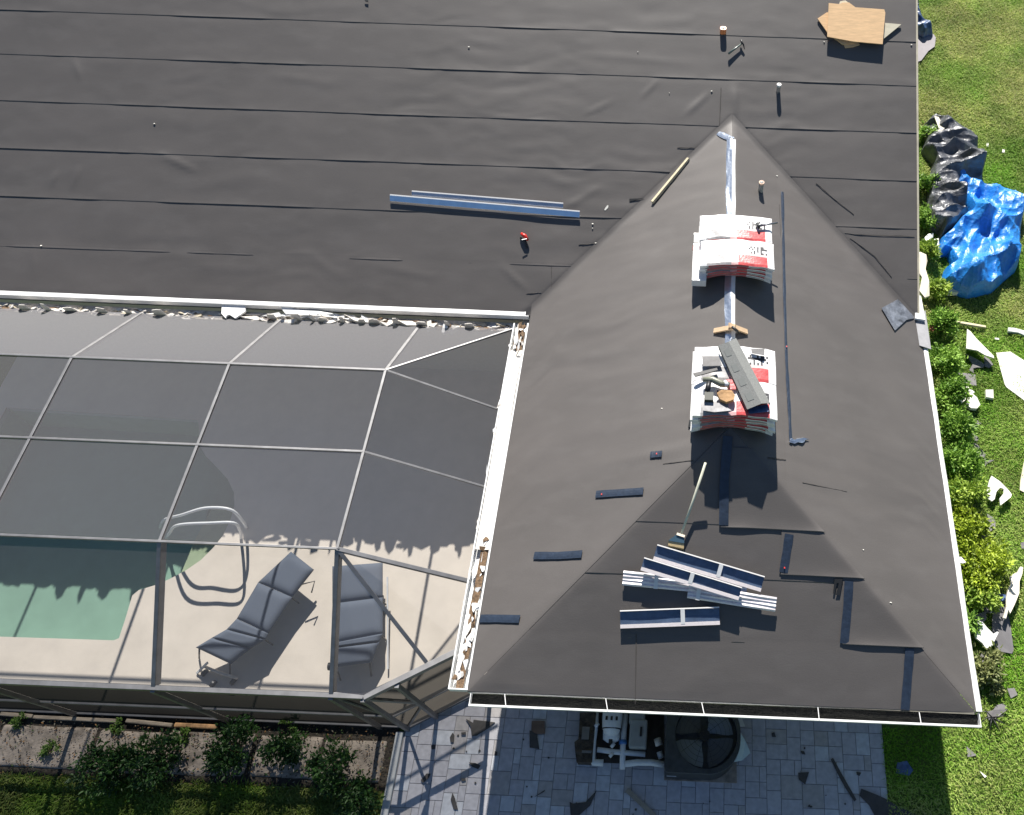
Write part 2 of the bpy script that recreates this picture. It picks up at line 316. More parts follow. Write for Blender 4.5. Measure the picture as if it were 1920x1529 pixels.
s = MB(); nP = len(pool_in); s.add([(*p, .028) for p in pool_in]+[(*p, -.62) for p in pool_in], [(i, (i+1) % nP, (i+1) % nP+nP, i+nP) for i in range(nP)]); s.add([(*p, -.62) for p in pool_in], [tuple(range(nP))])
s.mi = 1
st = [at(p, -.05)[:2] for p in [(330,1082),(378,1050),(420,1000),(438,950),(395,945),(360,1010)]]; s.prism([(*p, -.14) for p in st], (0,0,-.46))
s.mi = 0
st = [at(p, -.3)[:2] for p in [(296,1105),(345,1078),(372,1010),(392,945),(350,940),(312,1010)]]; s.prism([(*p, -.34) for p in st], (0,0,-.27))
struct(s.build('pool_basin', [BASIN, TILE], recalc=True))
struct(fill_poly(pool_in, [], -.07, 'water', water))
# ------------------------------------------------------------------ house
house = thing('house', (0, 0, 0), 'low house with stripped hip and gable roof under dark grey underlayment felt', 'house')
s = MB(); h = E-.12
s.box((3.0, 2.95, h/2), (5.3, 5.2, h)); s.build('wall', STUCCO, house)
s = MB(); s.box((-3.2, 10.2, h/2), (18.0, 8.6, h)); s.build('wall', STUCCO, house)
def wrinkle(u, v, seed, amp=1.0):
    wv = .0028*fbm(u*.8+seed, v*2.2+seed, 3) + .0055*np.clip(3*fbm(u*.6+seed*3, v*.8+4, 2), 0, 1)*fbm(u*2.0+seed, v*9+2*vn(u*2, v), 2)
    m = np.clip(fbm(u*.35+seed*2, v*.35+9, 2)*2.2, 0, 1)
    wv = wv + m*.018*np.maximum(0, vn(u*.7+1.5*vn(u*.8, v*.9)+seed, v*5.5+seed+2.2*vn(u*.9, v)))
    return (wv + .002*fbm(u*3, v*5, 2))*amp
def smax(a, b, r_=.022): return .5*(a+b+np.sqrt((a-b)**2+r_*r_))
def smin(a, b, r_=.02): return .5*(a+b-np.sqrt((a-b)**2+r_*r_))
def zwing(X, Y): return smin(smin(E+K*X, E+K*(6-X)), E+K*Y)
def zmain(X, Y): return E+K*(Y-L) - .016*np.clip((np.minimum(X, 6-X)-(Y-L)+.10)/.05, 0, 1)
def zwing_v(X, Y): return smax(zwing(X, Y), E+K*(Y-L))
CRE = []
for (a_, b_, h_, w_) in [((300,290),(372,322),.014,.035),((135,105),(152,150),.010,.03),((108,320),(95,350),.010,.03),((150,312),(135,355),.010,.03),((1095,215),(1150,190),.008,.03),((1200,185),(1235,150),.008,.03),((60,450),(66,520),.006,.03),((940,500),(990,545),.010,.04),((1040,400),(1130,350),.008,.04),((1285,215),(1330,175),.012,.04),((1080,100),(1300,120),.004,.05),((500,140),(640,160),.005,.06),((1380,215),(1376,160),.012,.05),((700,500),(820,520),.005,.05)]:
    CRE.append((on(a_, PL_MAIN), on(b_, PL_MAIN), h_, w_))
def creases(X, Y):
    out = X*0
    for a, b, h_, w_ in CRE:
        d = b-a; L2 = d[0]**2+d[1]**2; t = np.clip(((X-a[0])*d[0]+(Y-a[1])*d[1])/L2, 0, 1); q = np.hypot(X-a[0]-t*d[0], Y-a[1]-t*d[1]); out = out+h_*np.exp(-(q/w_)**2)*np.sin(math.pi*np.clip(t*.9+.05, 0, 1))
    return out
def felt_plane(name, pl, rows, lim, xy, lapvar, seed, parent, amp=1.0, du=.05, lifts=None, zf=None):
    """rows: lap positions along the slope (plan distance); lim(v) -> u range; xy(u,v) -> X,Y; each course a lapped strip"""
    n = nrm(pl); s = MB()
    for i in range(len(rows)-1):
        v0, v1 = rows[i], rows[i+1]; over = .05 if i < len(rows)-2 else 0
        t = np.concatenate([[0, .012, .03, .06, .10], np.linspace(.16, 1, 44 if v1-v0 > 2 else 14)*(v1-v0+over)])
        t = np.unique(np.clip(t, 0, v1-v0+over)); nu = max(8, int((lim(v0)[1]-lim(v0)[0])/du))
        q = np.linspace(0, 1, nu); P = np.zeros((len(t)+1, nu, 3))
        for k, tt in enumerate(t):
            a, b = lim(v0+tt)
            if b-a < .002: b = a+.002
            u = a+(b-a)*q; wob = .010*fbm(u*.5+i*3+seed, np.full_like(u, seed+i), 3)*lapvar + .0*u
            vv = v0+tt+wob*max(0, 1-tt/.3); lift = np.clip(.0012+.012*fbm(u*1.3+i*7+seed, np.full_like(u, i*5.), 4), .0, .0055)*lapvar
            hh = .002 + lift*math.exp(-tt/.045) + (wrinkle(vv*.8, u, seed, amp) if zf is zwing_v else wrinkle(u, vv, seed, amp))*(np.clip(np.abs((u if zf is zwing_v else vv)-(vv if zf is zwing_v else np.minimum(u, 6-u)))/.2, 0, 1) if zf in (zwing, zwing_v) else 1) - .0018*(tt > v1-v0-.01)
            if i == 0: hh = hh*min(1, tt/.1)+.004
            Xx, Yy = xy(u, vv)
            if zf is zmain: hh = hh + creases(Xx, Yy)
            z = zf(Xx, Yy) if zf else (pl[1]-pl[0][0]*Xx-pl[0][1]*Yy)/pl[0][2]
            hh = hh + 0
            P[k+1] = np.stack([Xx+n.x*hh, Yy+n.y*hh, z+n.z*hh], -1)
        P[0] = P[1] - np.array([n.x, n.y, n.z])*.004
        s.grid(P)
    return s.build(name, felt, parent, smooth=True, recalc=False)
rows_main = [5.50, 6.24, 6.98, 7.71, 8.45, 9.19, 9.90, 10.63, 11.36, 12.1, 12.83, 13.56, 14.3]
def skew(u, v): return u, v + .004*(u-6)*np.minimum(1, (v-5.5)/.7) - .0*u
ob = felt_plane('roof_underlayment', PL_MAIN, rows_main, lambda v: (-12.2, 5.95), skew, 1.0, 1.3, house, amp=1.0, du=.04, zf=zmain)
s = MB(); s.add([(-12.2, 14.3, E+K*(14.3-L)), (5.95, 14.3, E+K*(14.3-L)), (5.95, 23.0, E+K*(5.6-L)), (-12.2, 23.0, E+K*(5.6-L))], [(0,1,2,3)]); s.build('roof_underlayment', felt, house)
felt_plane('roof_underlayment', PL_W, [0, 3.0], lambda v: (v, L+v+.11), lambda u, v: (v, u), 1.0, 4.1, house, amp=1.5, du=.03, zf=zwing_v)
felt_plane('roof_underlayment', PL_E, [0, 2.245, 3.0], lambda v: (v, L+v+.11), lambda u, v: (6-v, u), .6, 8.2, house, amp=1.1, du=.03, zf=zwing_v)
felt_plane('roof_underlayment', PL_S, [0, .63, 1.30, 1.88, 3.0], lambda v: (v, 6-v), lambda u, v: (u, v), .55, 6.7, house, amp=.6, du=.04, zf=zwing)
# stepped felt flaps wrapped over the south-east hip, with their seam tapes
n = nrm(PL_S)
for k, (xl, y0, y1) in enumerate([(2.92, 1.86, 2.75), (3.66, 1.375, 1.94), (4.41, .665, 1.43)]):
    q = np.linspace(0, 1, 60); t = np.array([0, .008, .02, .04, .07, .11, .16, .25, .4, .6, .8, 1.0])*(y1-y0); P = np.zeros((len(t)+1, 60, 3)); s = MB()
    for i, tt in enumerate(t):
        yy = y0+tt; u = xl+(6-yy-xl+.05)*q; wav = .008*fbm(u*2+k*4, u*0, 2); lift = np.clip(.014+.016*fbm(u*1.6+9*k, u*0+3, 2), .005, .028)*math.exp(-tt/.06)
        hh = .014+lift+.0015*fbm(u*3, u*0+yy*3, 3); yv = yy+wav*max(0, 1-tt/.2); z = zwing(u, yv)
        P[i+1] = np.stack([u+n.x*hh, yv+n.y*hh, z+n.z*hh], -1)
    P[0] = P[1]+np.array([0, -.001, -.008]); s.grid(P); s.build('felt_flap', felt, house, smooth=True, recalc=False)
def strip(pts, pl, wd, name, m, parent, h=.012, wob=.0, seg=24, th=.003):
    """a thin band laid along a pixel polyline on a roof plane"""
    c = [Vector(on(p, pl, h)) for p in pts]; Q = []
    tot = sum((c[i+1]-c[i]).length for i in range(len(c)-1)); s = MB(); nn = nrm(pl); out = []
    for i in range(len(c)-1):
        k = max(2, int(seg*(c[i+1]-c[i]).length/tot)); out += [c[i].lerp(c[i+1], j/k) for j in range(k)]
    out.append(c[-1]); P = np.zeros((len(out), 4, 3))
    for i, p in enumerate(out):
        d = (out[min(i+1, len(out)-1)]-out[max(i-1, 0)]).normalized(); r = d.cross(nn).normalized(); ww = wd*(1+wob*vn(i*.35, 5.)); z = .003*float(vn(i*.6, 9.))
        for j, t in enumerate((-1,-.33,.33,1)): P[i, j] = p + r*ww/2*t + nn*(z+(.002 if abs(t) < .5 else 0)+.004*wob*float(vn(i*.9+j*3, 2.)))
    s.grid(P); s.grid(P - np.array(nn)*th); return s.build(name, m, parent, smooth=False)
strip([(1365,818),(1358,900),(1357,985)], PL_S, .115, 'seam_tape', NAVY, house, .030, .1)
strip([(1480,1002),(1476,1030),(1469,1074)], PL_S, .105, 'seam_tape', NAVY, house, .020, .1)
strip([(1592,1090),(1589,1140),(1583,1207)], PL_S, .105, 'seam_tape', NAVY, house, .020, .1)
strip([(1706,1216),(1702,1270),(1697,1331)], PL_S, .105, 'seam_tape', NAVY, house, .016, .1)
strip([(1001,1042),(1046,1042),(1091,1039)], PL_W, .095, 'seam_tape', NAVY, house, .024, .05)
strip([(900,1160),(935,1160),(974,1161)], PL_W, .095, 'seam_tape', NAVY, house, .024, .05)
strip([(1117,927),(1160,924),(1206,921)], PL_W, .095, 'seam_tape', NAVY, house, .024, .05)
strip([(1219,853),(1230,852),(1241,851)], PL_W, .085, 'seam_tape', NAVY, house, .030, .05)
strip([(1467,360),(1469,450),(1471,560),(1475,680),(1480,770),(1483,828)], PL_E, .045, 'seam_tape', NAVY, house, .016, .5, seg=60)
for p, pl in [((1231,851),PL_W),((1128,927),PL_W),((1471,1065),PL_S),((1475,650),PL_E)]:
    s = MB(); c = on(p, pl, .034); s.box(c, (.014,.020,.004)); s.build('red_mark', RED, house)
strip([(1325,239),(1345,249),(1373,262)], PL_W, .10, 'ridge_flashing', FOIL, house, .02, .5)
def ridge_strip(y0, y1, wl, wr, seed):
    for sgn, wd, m, nm in ((-1, wl, FOIL, 'ridge_flashing'), (1, wr, WHT, 'ridge_flashing')):  # one folded strip: white half paints its bright side, foil its dark side
        q = np.linspace(y1, y0, 60); P = np.zeros((60, 5, 3))
        for j, t in enumerate(np.linspace(0, 1, 5)):
            ww = wd*(1+.25*fbm(q*2+seed, q*0+sgn, 2)); x = 3.0+.012*fbm(q*1.5, q*0, 2) + sgn*ww*t
            hh = .030+.010*fbm(q*5+seed, q*0+j*.7, 2)*(1 if sgn < 0 else .4)
            P[:, j] = np.stack([x, q, E+K*3-np.abs(x-3)*K+hh], -1)
        s = MB(); s.grid(P); s.grid(P-np.array([0,0,.003])); s.build(nm, m, house, smooth=True)
yA = at((1376,262), E+K*3)[1]; yB = at((1368,802), E+K*3)[1]
ridge_strip(yB, yA, .085, .055, 2)
# valley and wall flashing at the east corner
s = MB(); s.prism([on(p, PL_E, .03) for p in [(1653,578),(1708,548),(1716,562),(1714,597),(1700,600),(1678,620)]], (0,0,-.01)); s.build('valley_flashing', mat('scuffed_flashing', (.30,.31,.33), .35, .6, ns=7, na=.6, bs=5, bd=.02), house)
s = MB(); s.prism([at(p, E+.10) for p in [(1716,546),(1727,556),(1735,600),(1716,597)]], (0,0,-.09)); s.build('corner_flashing', WHT, house)
s = MB(); s.prism([at(p, E+.05) for p in [(1716,597),(1735,582),(1746,655),(1724,648)]], (0,0,-.015)); s.build('hanging_felt', mat('pale_felt', (.30,.30,.31), .6, ns=8, na=.15), house)
# eave trim: drip edges, fascia, gutters
s = MB(); s.bar((-12.2, 5.505, E+.006), (-.075, 5.505, E+.006), .085, .012); s.bar((-12.2, 5.463, E+.004), (-.02, 5.463, E+.004), .010, .09); s.build('drip_edge', WHT, house)
s = MB(); s.bar((-12.2, 5.52, E-.02), (.0, 5.52, E-.02), .03, .16); s.build('fascia', mat('shade_fascia', (.03,.035,.05), .7), house)  # near-black colour stands in for the shadow gap under the eave
yy = np.linspace(.02, 5.15, 60); ox = .006*fbm(yy*1.7, yy*0+3, 3); oz = .008*fbm(yy*1.3, yy*0+7, 3)
P = np.stack([np.stack([6.028+o+ox*(1+.6*(i > 1)), yy, E+zz+oz], -1) for i, (o, zz) in enumerate([(-.033,.012),(-.012,.018),(.02,.016),(.031,.008),(.034,-.14)])]); s = MB(); s.grid(P); s.grid(P-np.array([.004,0,.006])); s.build('drip_edge', WHT, house)
s = MB()
for i, (a, b, m) in enumerate([(5.70, 14.3, 0)]):
    za = E+K*(a-L); zb = E+K*(b-L); s.bar((5.965, a, za+.012), (5.965, b, zb+.012), .03, .12)
s.build('rake_board', mat('cream_trim', (.55,.50,.38), .7, ns=5, na=.15), house)
s = MB(); s.box((3.02, .27, E-.15), (5.7, .56, .02)); s.box((.05, 2.9, E-.15), (.36, 5.2, .02)); s.box((5.8, 2.9, E-.15), (.32, 5.2, .02)); s.box((-6, 5.72, E-.15), (12, .36, .02)); s.build('soffit', STUCCO, house)
s = MB(); s.bar((0, .02, E-.01), (5.98, .02, E-.01), .025, .15); s.build('fascia', WHT, house)
# south gutter
gut = MB(); gy0, gy1 = .002, -.135; gx0, gx1 = .045, 6.03; gz = E-.012
gut.box(((gx0+gx1)/2, (gy0+gy1)/2, gz-.105), (gx1-gx0, gy0-gy1, .008)); gut.box(((gx0+gx1)/2, gy1, gz-.055), (gx1-gx0, .006, .11)); gut.box(((gx0+gx1)/2, gy1-.004, gz+.0), (gx1-gx0+.01, .022, .016))
gut.box((gx0, (gy0+gy1)/2, gz-.05), (.008, gy0-gy1, .11)); gut.box((gx1, (gy0+gy1)/2, gz-.05), (.008, gy0-gy1+.02, .12))
go = gut.build('gutter', WHT, house)
s = MB(); xs = np.linspace(gx0+.006, gx1-.006, 160); ys_ = np.linspace(gy0-.002, gy1+.006, 8); P = np.zeros((8, 160, 3))
for i, yv in enumerate(ys_): P[i] = np.stack([xs, xs*0+yv, gz-.080+.014*fbm(xs*6, xs*0+yv*30, 3)+.03*np.clip((xs-3.2)/2.4, 0, 1)*(i < 4)], -1)
s.grid(P); s.build('gutter_muck', MUCK, go, smooth=True)
for x in [.47, 1.66, 2.79, 4.13, 5.32]:
    s = MB(); s.bar((x-.03*(x < 3), .01, gz+.012), (x+.01, gy1-.012, gz+.012), .009, .005); s.build('gutter_hanger', WHT, go)
s = MB(); s.tube([(5.37, -.05, gz-.06), (5.37, -.05, gz-.085)], .03, 14); s.build('outlet', DARK, go)
s = MB(); s.bar((2.0, .035, E+.0), (5.97, .012, E+.004), .05, .01); s.build('starter_strip', mat('olive_strip', (.16,.15,.12), .6, ns=5, na=.4, stretch=(1,6,1)), house)
# white box gutter along the wing's west eave, rotten at both ends
s = MB(); gx = -.12
for k, (a, b) in enumerate([(.03, 5.33)]):
    s.bar((gx, a, E-.115), (gx, b, E-.115), .20, .01); s.bar((gx-.105, a, E-.01), (gx-.105, b, E-.01), .018, .12); s.bar((-.012, a, E+.004), (-.012, b, E+.004), .022, .12)
s.box((gx+.01, .03, E-.05), (.23, .015, .12))
wg = s.build('gutter', WHT, house)
def rubble(name, a, b, ztop, wd, cnt, mats, parent, smin=.02, smax=.11, seed=1, zj=.03, along='y', c0=0, thick=.012, split=False):
    rr = random.Random(seed); s = MB()
    for i in range(cnt):
        t = rr.random(); p = Vector(a).lerp(Vector(b), t); off = rr.uniform(-wd/2, wd/2); lx = rr.uniform(smin, smax); ly = rr.uniform(smin*.5, smax*.35)
        if along == 'y': p.x += off; d = (ly, lx)
        else: p.y += off; d = (lx, ly)
        p.z = ztop + rr.uniform(-zj, zj); s.mi = rr.choices(range(len(mats)), [4,2,1][:len(mats)])[0]
        k = rr.randint(5, 7); an = sorted(rr.uniform(0, 2*math.pi) for _ in range(k)); tilt = Vector((rr.uniform(-.4,.4), rr.uniform(-.4,.4)))
        pts = [(p.x+d[0]*math.cos(q)*rr.uniform(.6,1), p.y+d[1]*math.sin(q)*rr.uniform(.6,1), p.z) for q in an]
        pts = [(x, y, z+(x-p.x)*tilt.x+(y-p.y)*tilt.y) for x, y, z in pts]; s.prism(pts, (0,0,-rr.uniform(thick*.5, thick*2)))
        if split: s.build(name, mats, parent); s = MB()
    if not split: return s.build(name, mats, parent)
# smooth white membrane in the middle of that gutter
yy = np.linspace(1.75, 4.85, 80); P = np.zeros((7, 80, 3))
for j, t in enumerate(np.linspace(-1, 1, 7)): P[j] = np.stack([gx+.088*t+.010*fbm(yy*1.5, yy*0+9, 2), yy, E-.02-.03*(1-abs(t))+.008*fbm(yy*4, yy*0+j, 3)], -1)
s = MB(); s.grid(P); s.build('gutter_membrane', mat('membrane', (.80,.77,.71), .7, ns=5, na=.14, bs=14, bd=.01, stretch=(3,1,1), det=8), wg, smooth=True)
yy = np.linspace(.05, 1.8, 50); P = np.zeros((4, 50, 3))
for j, t in enumerate(np.linspace(-1, 1, 4)): P[j] = np.stack([gx+.045*t+.02+.02*fbm(yy*3, yy*0+2, 2), yy, E-.05+.01*fbm(yy*9, yy*0+j, 3)+yy*0], -1)
s = MB(); s.grid(P); s.build('rotten_board', BROWN, wg, smooth=True)
yy = np.linspace(4.85, 5.32, 16); P = np.zeros((4, 16, 3))
for j, t in enumerate(np.linspace(-1, 1, 4)): P[j] = np.stack([gx+.05*t+.02+yy*0, yy, E-.045+.01*fbm(yy*9, yy*0+j, 3)], -1)
s = MB(); s.grid(P); s.build('rotten_board', BROWN, wg, smooth=True)
rubble('torn_flashing', (gx, .1, 0), (gx, 1.9, 0), E-.035, .13, 34, [WHT, OFFW, BROWN], wg, .03, .16, 3, .015)
rubble('torn_flashing', (gx, 4.7, 0), (gx, 5.3, 0), E-.03, .14, 24, [OFFW, BROWN, WHT], wg, .03, .12, 4, .02)
rubble('torn_flashing', (gx-.11, 1.0, 0), (gx-.11, 5.2, 0), E-.02, .03, 22, [OFFW, WHT], wg, .02, .09, 5, .01, split=True)
# torn stucco and flashing below the main eave, above the pool cage header
s = MB(); s.bar((-12.2, 5.34, E-.14), (-.2, 5.34, E-.14), .16, .05); hd = s.build('cage_header', mat('header_alu', (.55,.50,.43), .8, ns=9, na=.4, bs=25, bd=.02), house)
rubble('torn_stucco', (-10, 5.315, 0), (-.3, 5.315, 0), E-.12, .09, 300, [OFFW, mat('sand_stucco', (.50,.44,.33), .9, ns=20, na=.3), BROWN], hd, .03, .16, 6, .02, 'x', thick=.02)
rubble('torn_flashing', (-4.6, 5.27, 0), (-.4, 5.29, 0), E-.07, .09, 12, [OFFW, WHT], hd, .08, .26, 16, .05, 'x', thick=.05, split=True)
rubble('torn_stucco', (-2.4, 5.34, 0), (-1.75, 5.34, 0), E-.10, .05, 26, [BROWN, OFFW], hd, .03, .10, 7, .02, 'x')
rubble('torn_flashing', (-4.0, 5.36, 0), (-2.4, 5.34, 0), E-.08, .03, 26, [WHT, OFFW], hd, .06, .25, 8, .02, 'x', split=True)
for p in [(416,582),(435,576),(455,580)]:
    pass
s = MB(); s.prism([at(q, E-.03) for q in [(416,572),(460,572),(460,584),(441,597),(430,590),(425,592),(423,597),(415,588)]], (0,0,-.03)); s.build('torn_flashing', WHT, hd)
s = MB(); s.prism([at(q, E-.03) for q in [(523,573),(533,573),(552,580),(600,584),(625,588),(600,592),(555,590),(535,588)]], (0,0,-.03)); s.build('torn_flashing', WHT, hd)
for i, (px_, wd_, up_) in enumerate([(505,.14,.07),(528,.09,.03),(552,.16,.10),(585,.05,.11),(603,.20,.04),(640,.07,.07),(676,.12,.03),(700,.22,.06),(742,.10,.09),(790,.18,.03),(838,.08,.08),(880,.16,.04),(30,.2,.05),(75,.1,.10),(120,.2,.03),(180,.15,.06),(230,.1,.04),(290,.2,.07)]):  # upright shards added so the eave's shadow on the deck turns jagged
    q = at((px_, 588+px_*.012), E); x_ = q[0]; rr = random.Random(i); z0 = E-.13
    s = MB(); s.prism([(x_-wd_/2, 5.285, z0), (x_+wd_/2, 5.285, z0), (x_+wd_/2*rr.uniform(.5,1), 5.27, E-.02+up_*rr.uniform(.3,1)), (x_+wd_*rr.uniform(-.2,.2), 5.25, E+up_), (x_-wd_/2*rr.uniform(.5,1), 5.27, E-.03+up_*rr.uniform(.2,.9))], (0, .012, 0)); s.build('torn_flashing', OFFW, hd)
# dark strips painting the shade in small felt creases and slits
for pts, pl in [([(1584,437),(1602,440),(1715,443)],PL_MAIN),([(1594,447),(1640,480),(1672,520)],PL_MAIN),([(1530,343),(1560,370),(1601,402)],PL_MAIN),([(1270,277),(1304,277)],PL_MAIN),([(1034,500),(1034,538)],PL_MAIN),([(987,551),(1015,549)],PL_MAIN),([(1243,870),(1300,863)],PL_W),([(1440,858),(1474,862)],PL_E),([(1505,905),(1588,922)],PL_E),([(1352,165),(1349,235)],PL_MAIN),([(1193,1190),(1191,1320)],PL_S),([(1085,459),(1115,457)],PL_MAIN)]:
    strip(pts, pl, .010 if len(pts) == 2 else .008, 'crease_shade_strip', mat('crease_shade', (.075,.068,.063), .8) if 'crease_shade' not in MATS else MATS['crease_shade'], house, .011, .8, seg=12, th=.003)
s = MB(); s.prism([on(p, PL_MAIN, .013) for p in [(1180,373),(1208,372),(1195,375),(1180,378)]], (0,0,-.003)); s.build('felt_slit', DARK, house)
# vent pipes through the roof
def pipe(px, pl, hgt, r, m, mt):
    b = Vector(on(px, pl)); s = MB(); s.tube([b-Vector((0,0,.05)), b+Vector((0,0,hgt))], r, 18, cap=False); s.tube([b+Vector((0,0,hgt)), b+Vector((0,0,hgt-.15))], r*.8, 18)
    o = s.build('vent_pipe', m, house, smooth=True)
    s = MB(); n_ = 20; vs = [(b.x+rr*math.cos(i*2*math.pi/n_), b.y+rr*math.sin(i*2*math.pi/n_), b.z+hgt+.002) for rr in (r*.8, r*1.08) for i in range(n_)]; s.add(vs, [(i, (i+1)%n_, (i+1)%n_+n_, i+n_) for i in range(n_)])
    s.tube([b+Vector((0,0,hgt)), b+Vector((0,0,hgt-.03))], r*1.08, 20, cap=False); s.build('pipe_rim', mt, o, smooth=False)
pipe((1459,172), PL_MAIN, .14, .033, GALV, WHT); pipe((1426,358), PL_E, .18, .038, mat('grey_pipe', (.38,.38,.36), .6), mat('salmon_cap', (.8,.55,.4), .6))
# ------------------------------------------------------------------ pool cage
zt = E+.70; ze = E-.25; ys0, ys1, ym = 1.43, 3.97, 2.73; fx = [-10.3, -8.14, -5.98, -3.82, -1.68]; yN = 5.31; zN = E-.11
cage = thing('pool_enclosure', (-5, 2.7, 0), 'bronze framed screen cage with mesh panels over the pool and deck', 'screen enclosure')
def beam(a, b, w_=.05, h_=.10, name='beam', m=BRONZE, up=(0,0,1)): s = MB(); s.bar(a, b, w_, h_, up); return s.build(name, m, cage, bevel=.003)
SILV = mat('sunlit_alu', (.19,.185,.18), .42, .25, ns=5, na=.15)
def zS(y): return ze + (zt-ze)*(y+.05)/(ys0+.05)
for x in fx:
    beam((x, ys0, zt), (x, ys1, zt), .036, .045); beam((x, yN, zN), (x, ys1, zt), .045, .05); beam((x, -.05, ze), (x, ys0, zt), .05, .12)
for y in (ys0, ym, ys1): beam((-11.5, y, zt+.003), (-1.68, y, zt+.003), .030, .03, 'purlin')
beam((-11.5, -.05, ze+.003), (-1.29, -.05, ze+.003), .06, .09, 'eave_beam')
xe = -.24; cor = (-1.29, -.06, ze); cw = (-.16, .585, ze)
beam(cor, cw, .07, .10, 'eave_beam')
beam((-1.68, ys1, zt), (-.26, 5.30, zN), .026, .03, 'hip_beam')
for y, x, t in ((ys0, -.13, 1.36), (ym, -.2, 2.66), (ys1, -.22, 3.87)): beam((-1.68, y, zt), (xe, t, E-.10), *((.05, .06) if y == ys0 else (.028, .03)))
dg = at((800,1243), ze); beam((-1.68, ys0, zt), (dg[0], dg[1], ze), .045, .06)
# walls: posts, chair rail, kick plate
posts = [(x, -.05) for x in fx] + [cor[:2], tuple(at((744,1281), ze)[:2]), (-.22, .55)]
for (x, y) in posts: beam((x, y, .03), (x, y, ze-.02), .055, .055, 'post', up=(0,1,0))
beam((-11.5, -.05, .92), (-1.29, -.05, .92), .05, .05, 'chair_rail'); beam((cor[0], cor[1], .92), (-.2, .56, .92), .05, .05, 'chair_rail')
beam((-11.5, -.05, .10), (-1.29, -.05, .10), .05, .07, 'sill_rail'); beam((cor[0], cor[1], .10), (-.2, .56, .10), .05, .07, 'sill_rail')
p7 = posts[6]; beam((cor[0], cor[1], ze-.05), (p7[0], p7[1], 1.0), .04, .04, 'brace'); beam((p7[0], p7[1], .9), (cor[0], cor[1], .12), .035, .035, 'brace')
beam((-1.68, -.05, ze-.05), (cor[0], cor[1], .9), .035, .035, 'brace')
def panel(pts, m=None): s = MB(); s.add(pts, [tuple(range(len(pts)))]); s.build('screen_panel', m or screen, cage, recalc=False)
e = .012
for i in range(len(fx)-1):
    a, b = fx[i]+.026, fx[i+1]-.026
    panel([(a, yN, zN-e), (b, yN, zN-e), (b, ys1+.02, zt-e), (a, ys1+.02, zt-e)])
    for y0, y1 in ((ys0, ym), (ym, ys1)): panel([(a, y0+.025, zt-e), (b, y0+.025, zt-e), (b, y1-.025, zt-e), (a, y1-.025, zt-e)])
    panel([(a, -.03, ze-e+.012), (b, -.03, ze-e+.012), (b, ys0-.02, zt-e-.01), (a, ys0-.02, zt-e-.01)])
    panel([(a, -.05, .1), (b, -.05, .1), (b, -.05, .88), (a, -.05, .88)], wscreen); panel([(a, -.05, .92), (b, -.05, .92), (b, -.05, ze-.09), (a, -.05, ze-.09)], wscreen)
P0 = (-1.66, ys1, zt-e); P1 = (-1.66, ym, zt-e); P2 = (-1.66, ys0, zt-e)
panel([P0, (-1.66, yN, zN-e), (-.26, 5.30, zN-e)]); panel([P0, (-.26, 5.30, zN-e), (xe, 3.87, E-.11)]); panel([P0, (xe, 3.87, E-.11), (xe, 2.66, E-.11), P1]); panel([P1, (xe, 2.66, E-.11), (xe, 1.36, E-.11), P2])
panel([P2, (xe, 1.36, E-.11), (-.2, .60, ze-e), (dg[0], dg[1], ze-e)]); panel([P2, (dg[0], dg[1], ze-e), (cor[0], cor[1], ze-e)]); panel([(-1.66, ys0, zt-e), (cor[0], cor[1], ze-e), (-1.66, -.04, ze-e)])
for (a, b) in ((posts[4], posts[5]), (posts[5], posts[6]), (posts[6], posts[7])):
    for z0, z1 in ((.1, .88), (.92, ze-.09)): panel([(*a, z0), (*b, z0), (*b, z1), (*a, z1)], wscreen)
# ------------------------------------------------------------------ handrail
hr = thing('pool_handrail', (*at((460,992), .03)[:2], .03), 'pale looped metal handrail at the pool steps', 'handrail')
a = at((462,990), .03); b = at((452,1010), .03)
def curve(pts, n=8):
    pts = [Vector(p) for p in pts]; out = []
    for i in range(len(pts)-1):
        p0 = pts[max(i-1,0)]; p1 = pts[i]; p2 = pts[i+1]; p3 = pts[min(i+2, len(pts)-1)]
        for j in range(n):
            t = j/n; out.append(.5*((2*p1)+(-p0+p2)*t+(2*p0-5*p1+4*p2-p3)*t*t+(-p0+3*p1-3*p2+p3)*t**3))
    out.append(pts[-1]); return out
s = MB(); s.tube(curve([a, at((455,978), .55), at((432,956), .86), at((385,953), .86), at((340,966), .72), at((308,975), .1), at((300,990), -.4)]), .022, 10); s.build('rail', PIPEW, hr, smooth=True)
s = MB(); s.tube(curve([b, at((450,995), .5), at((438,981), .84), at((395,981), .86), at((334,985), .78), at((318,1000), .2), at((312,1010), -.3)]), .022, 10); s.build('rail', PIPEW, hr, smooth=True)
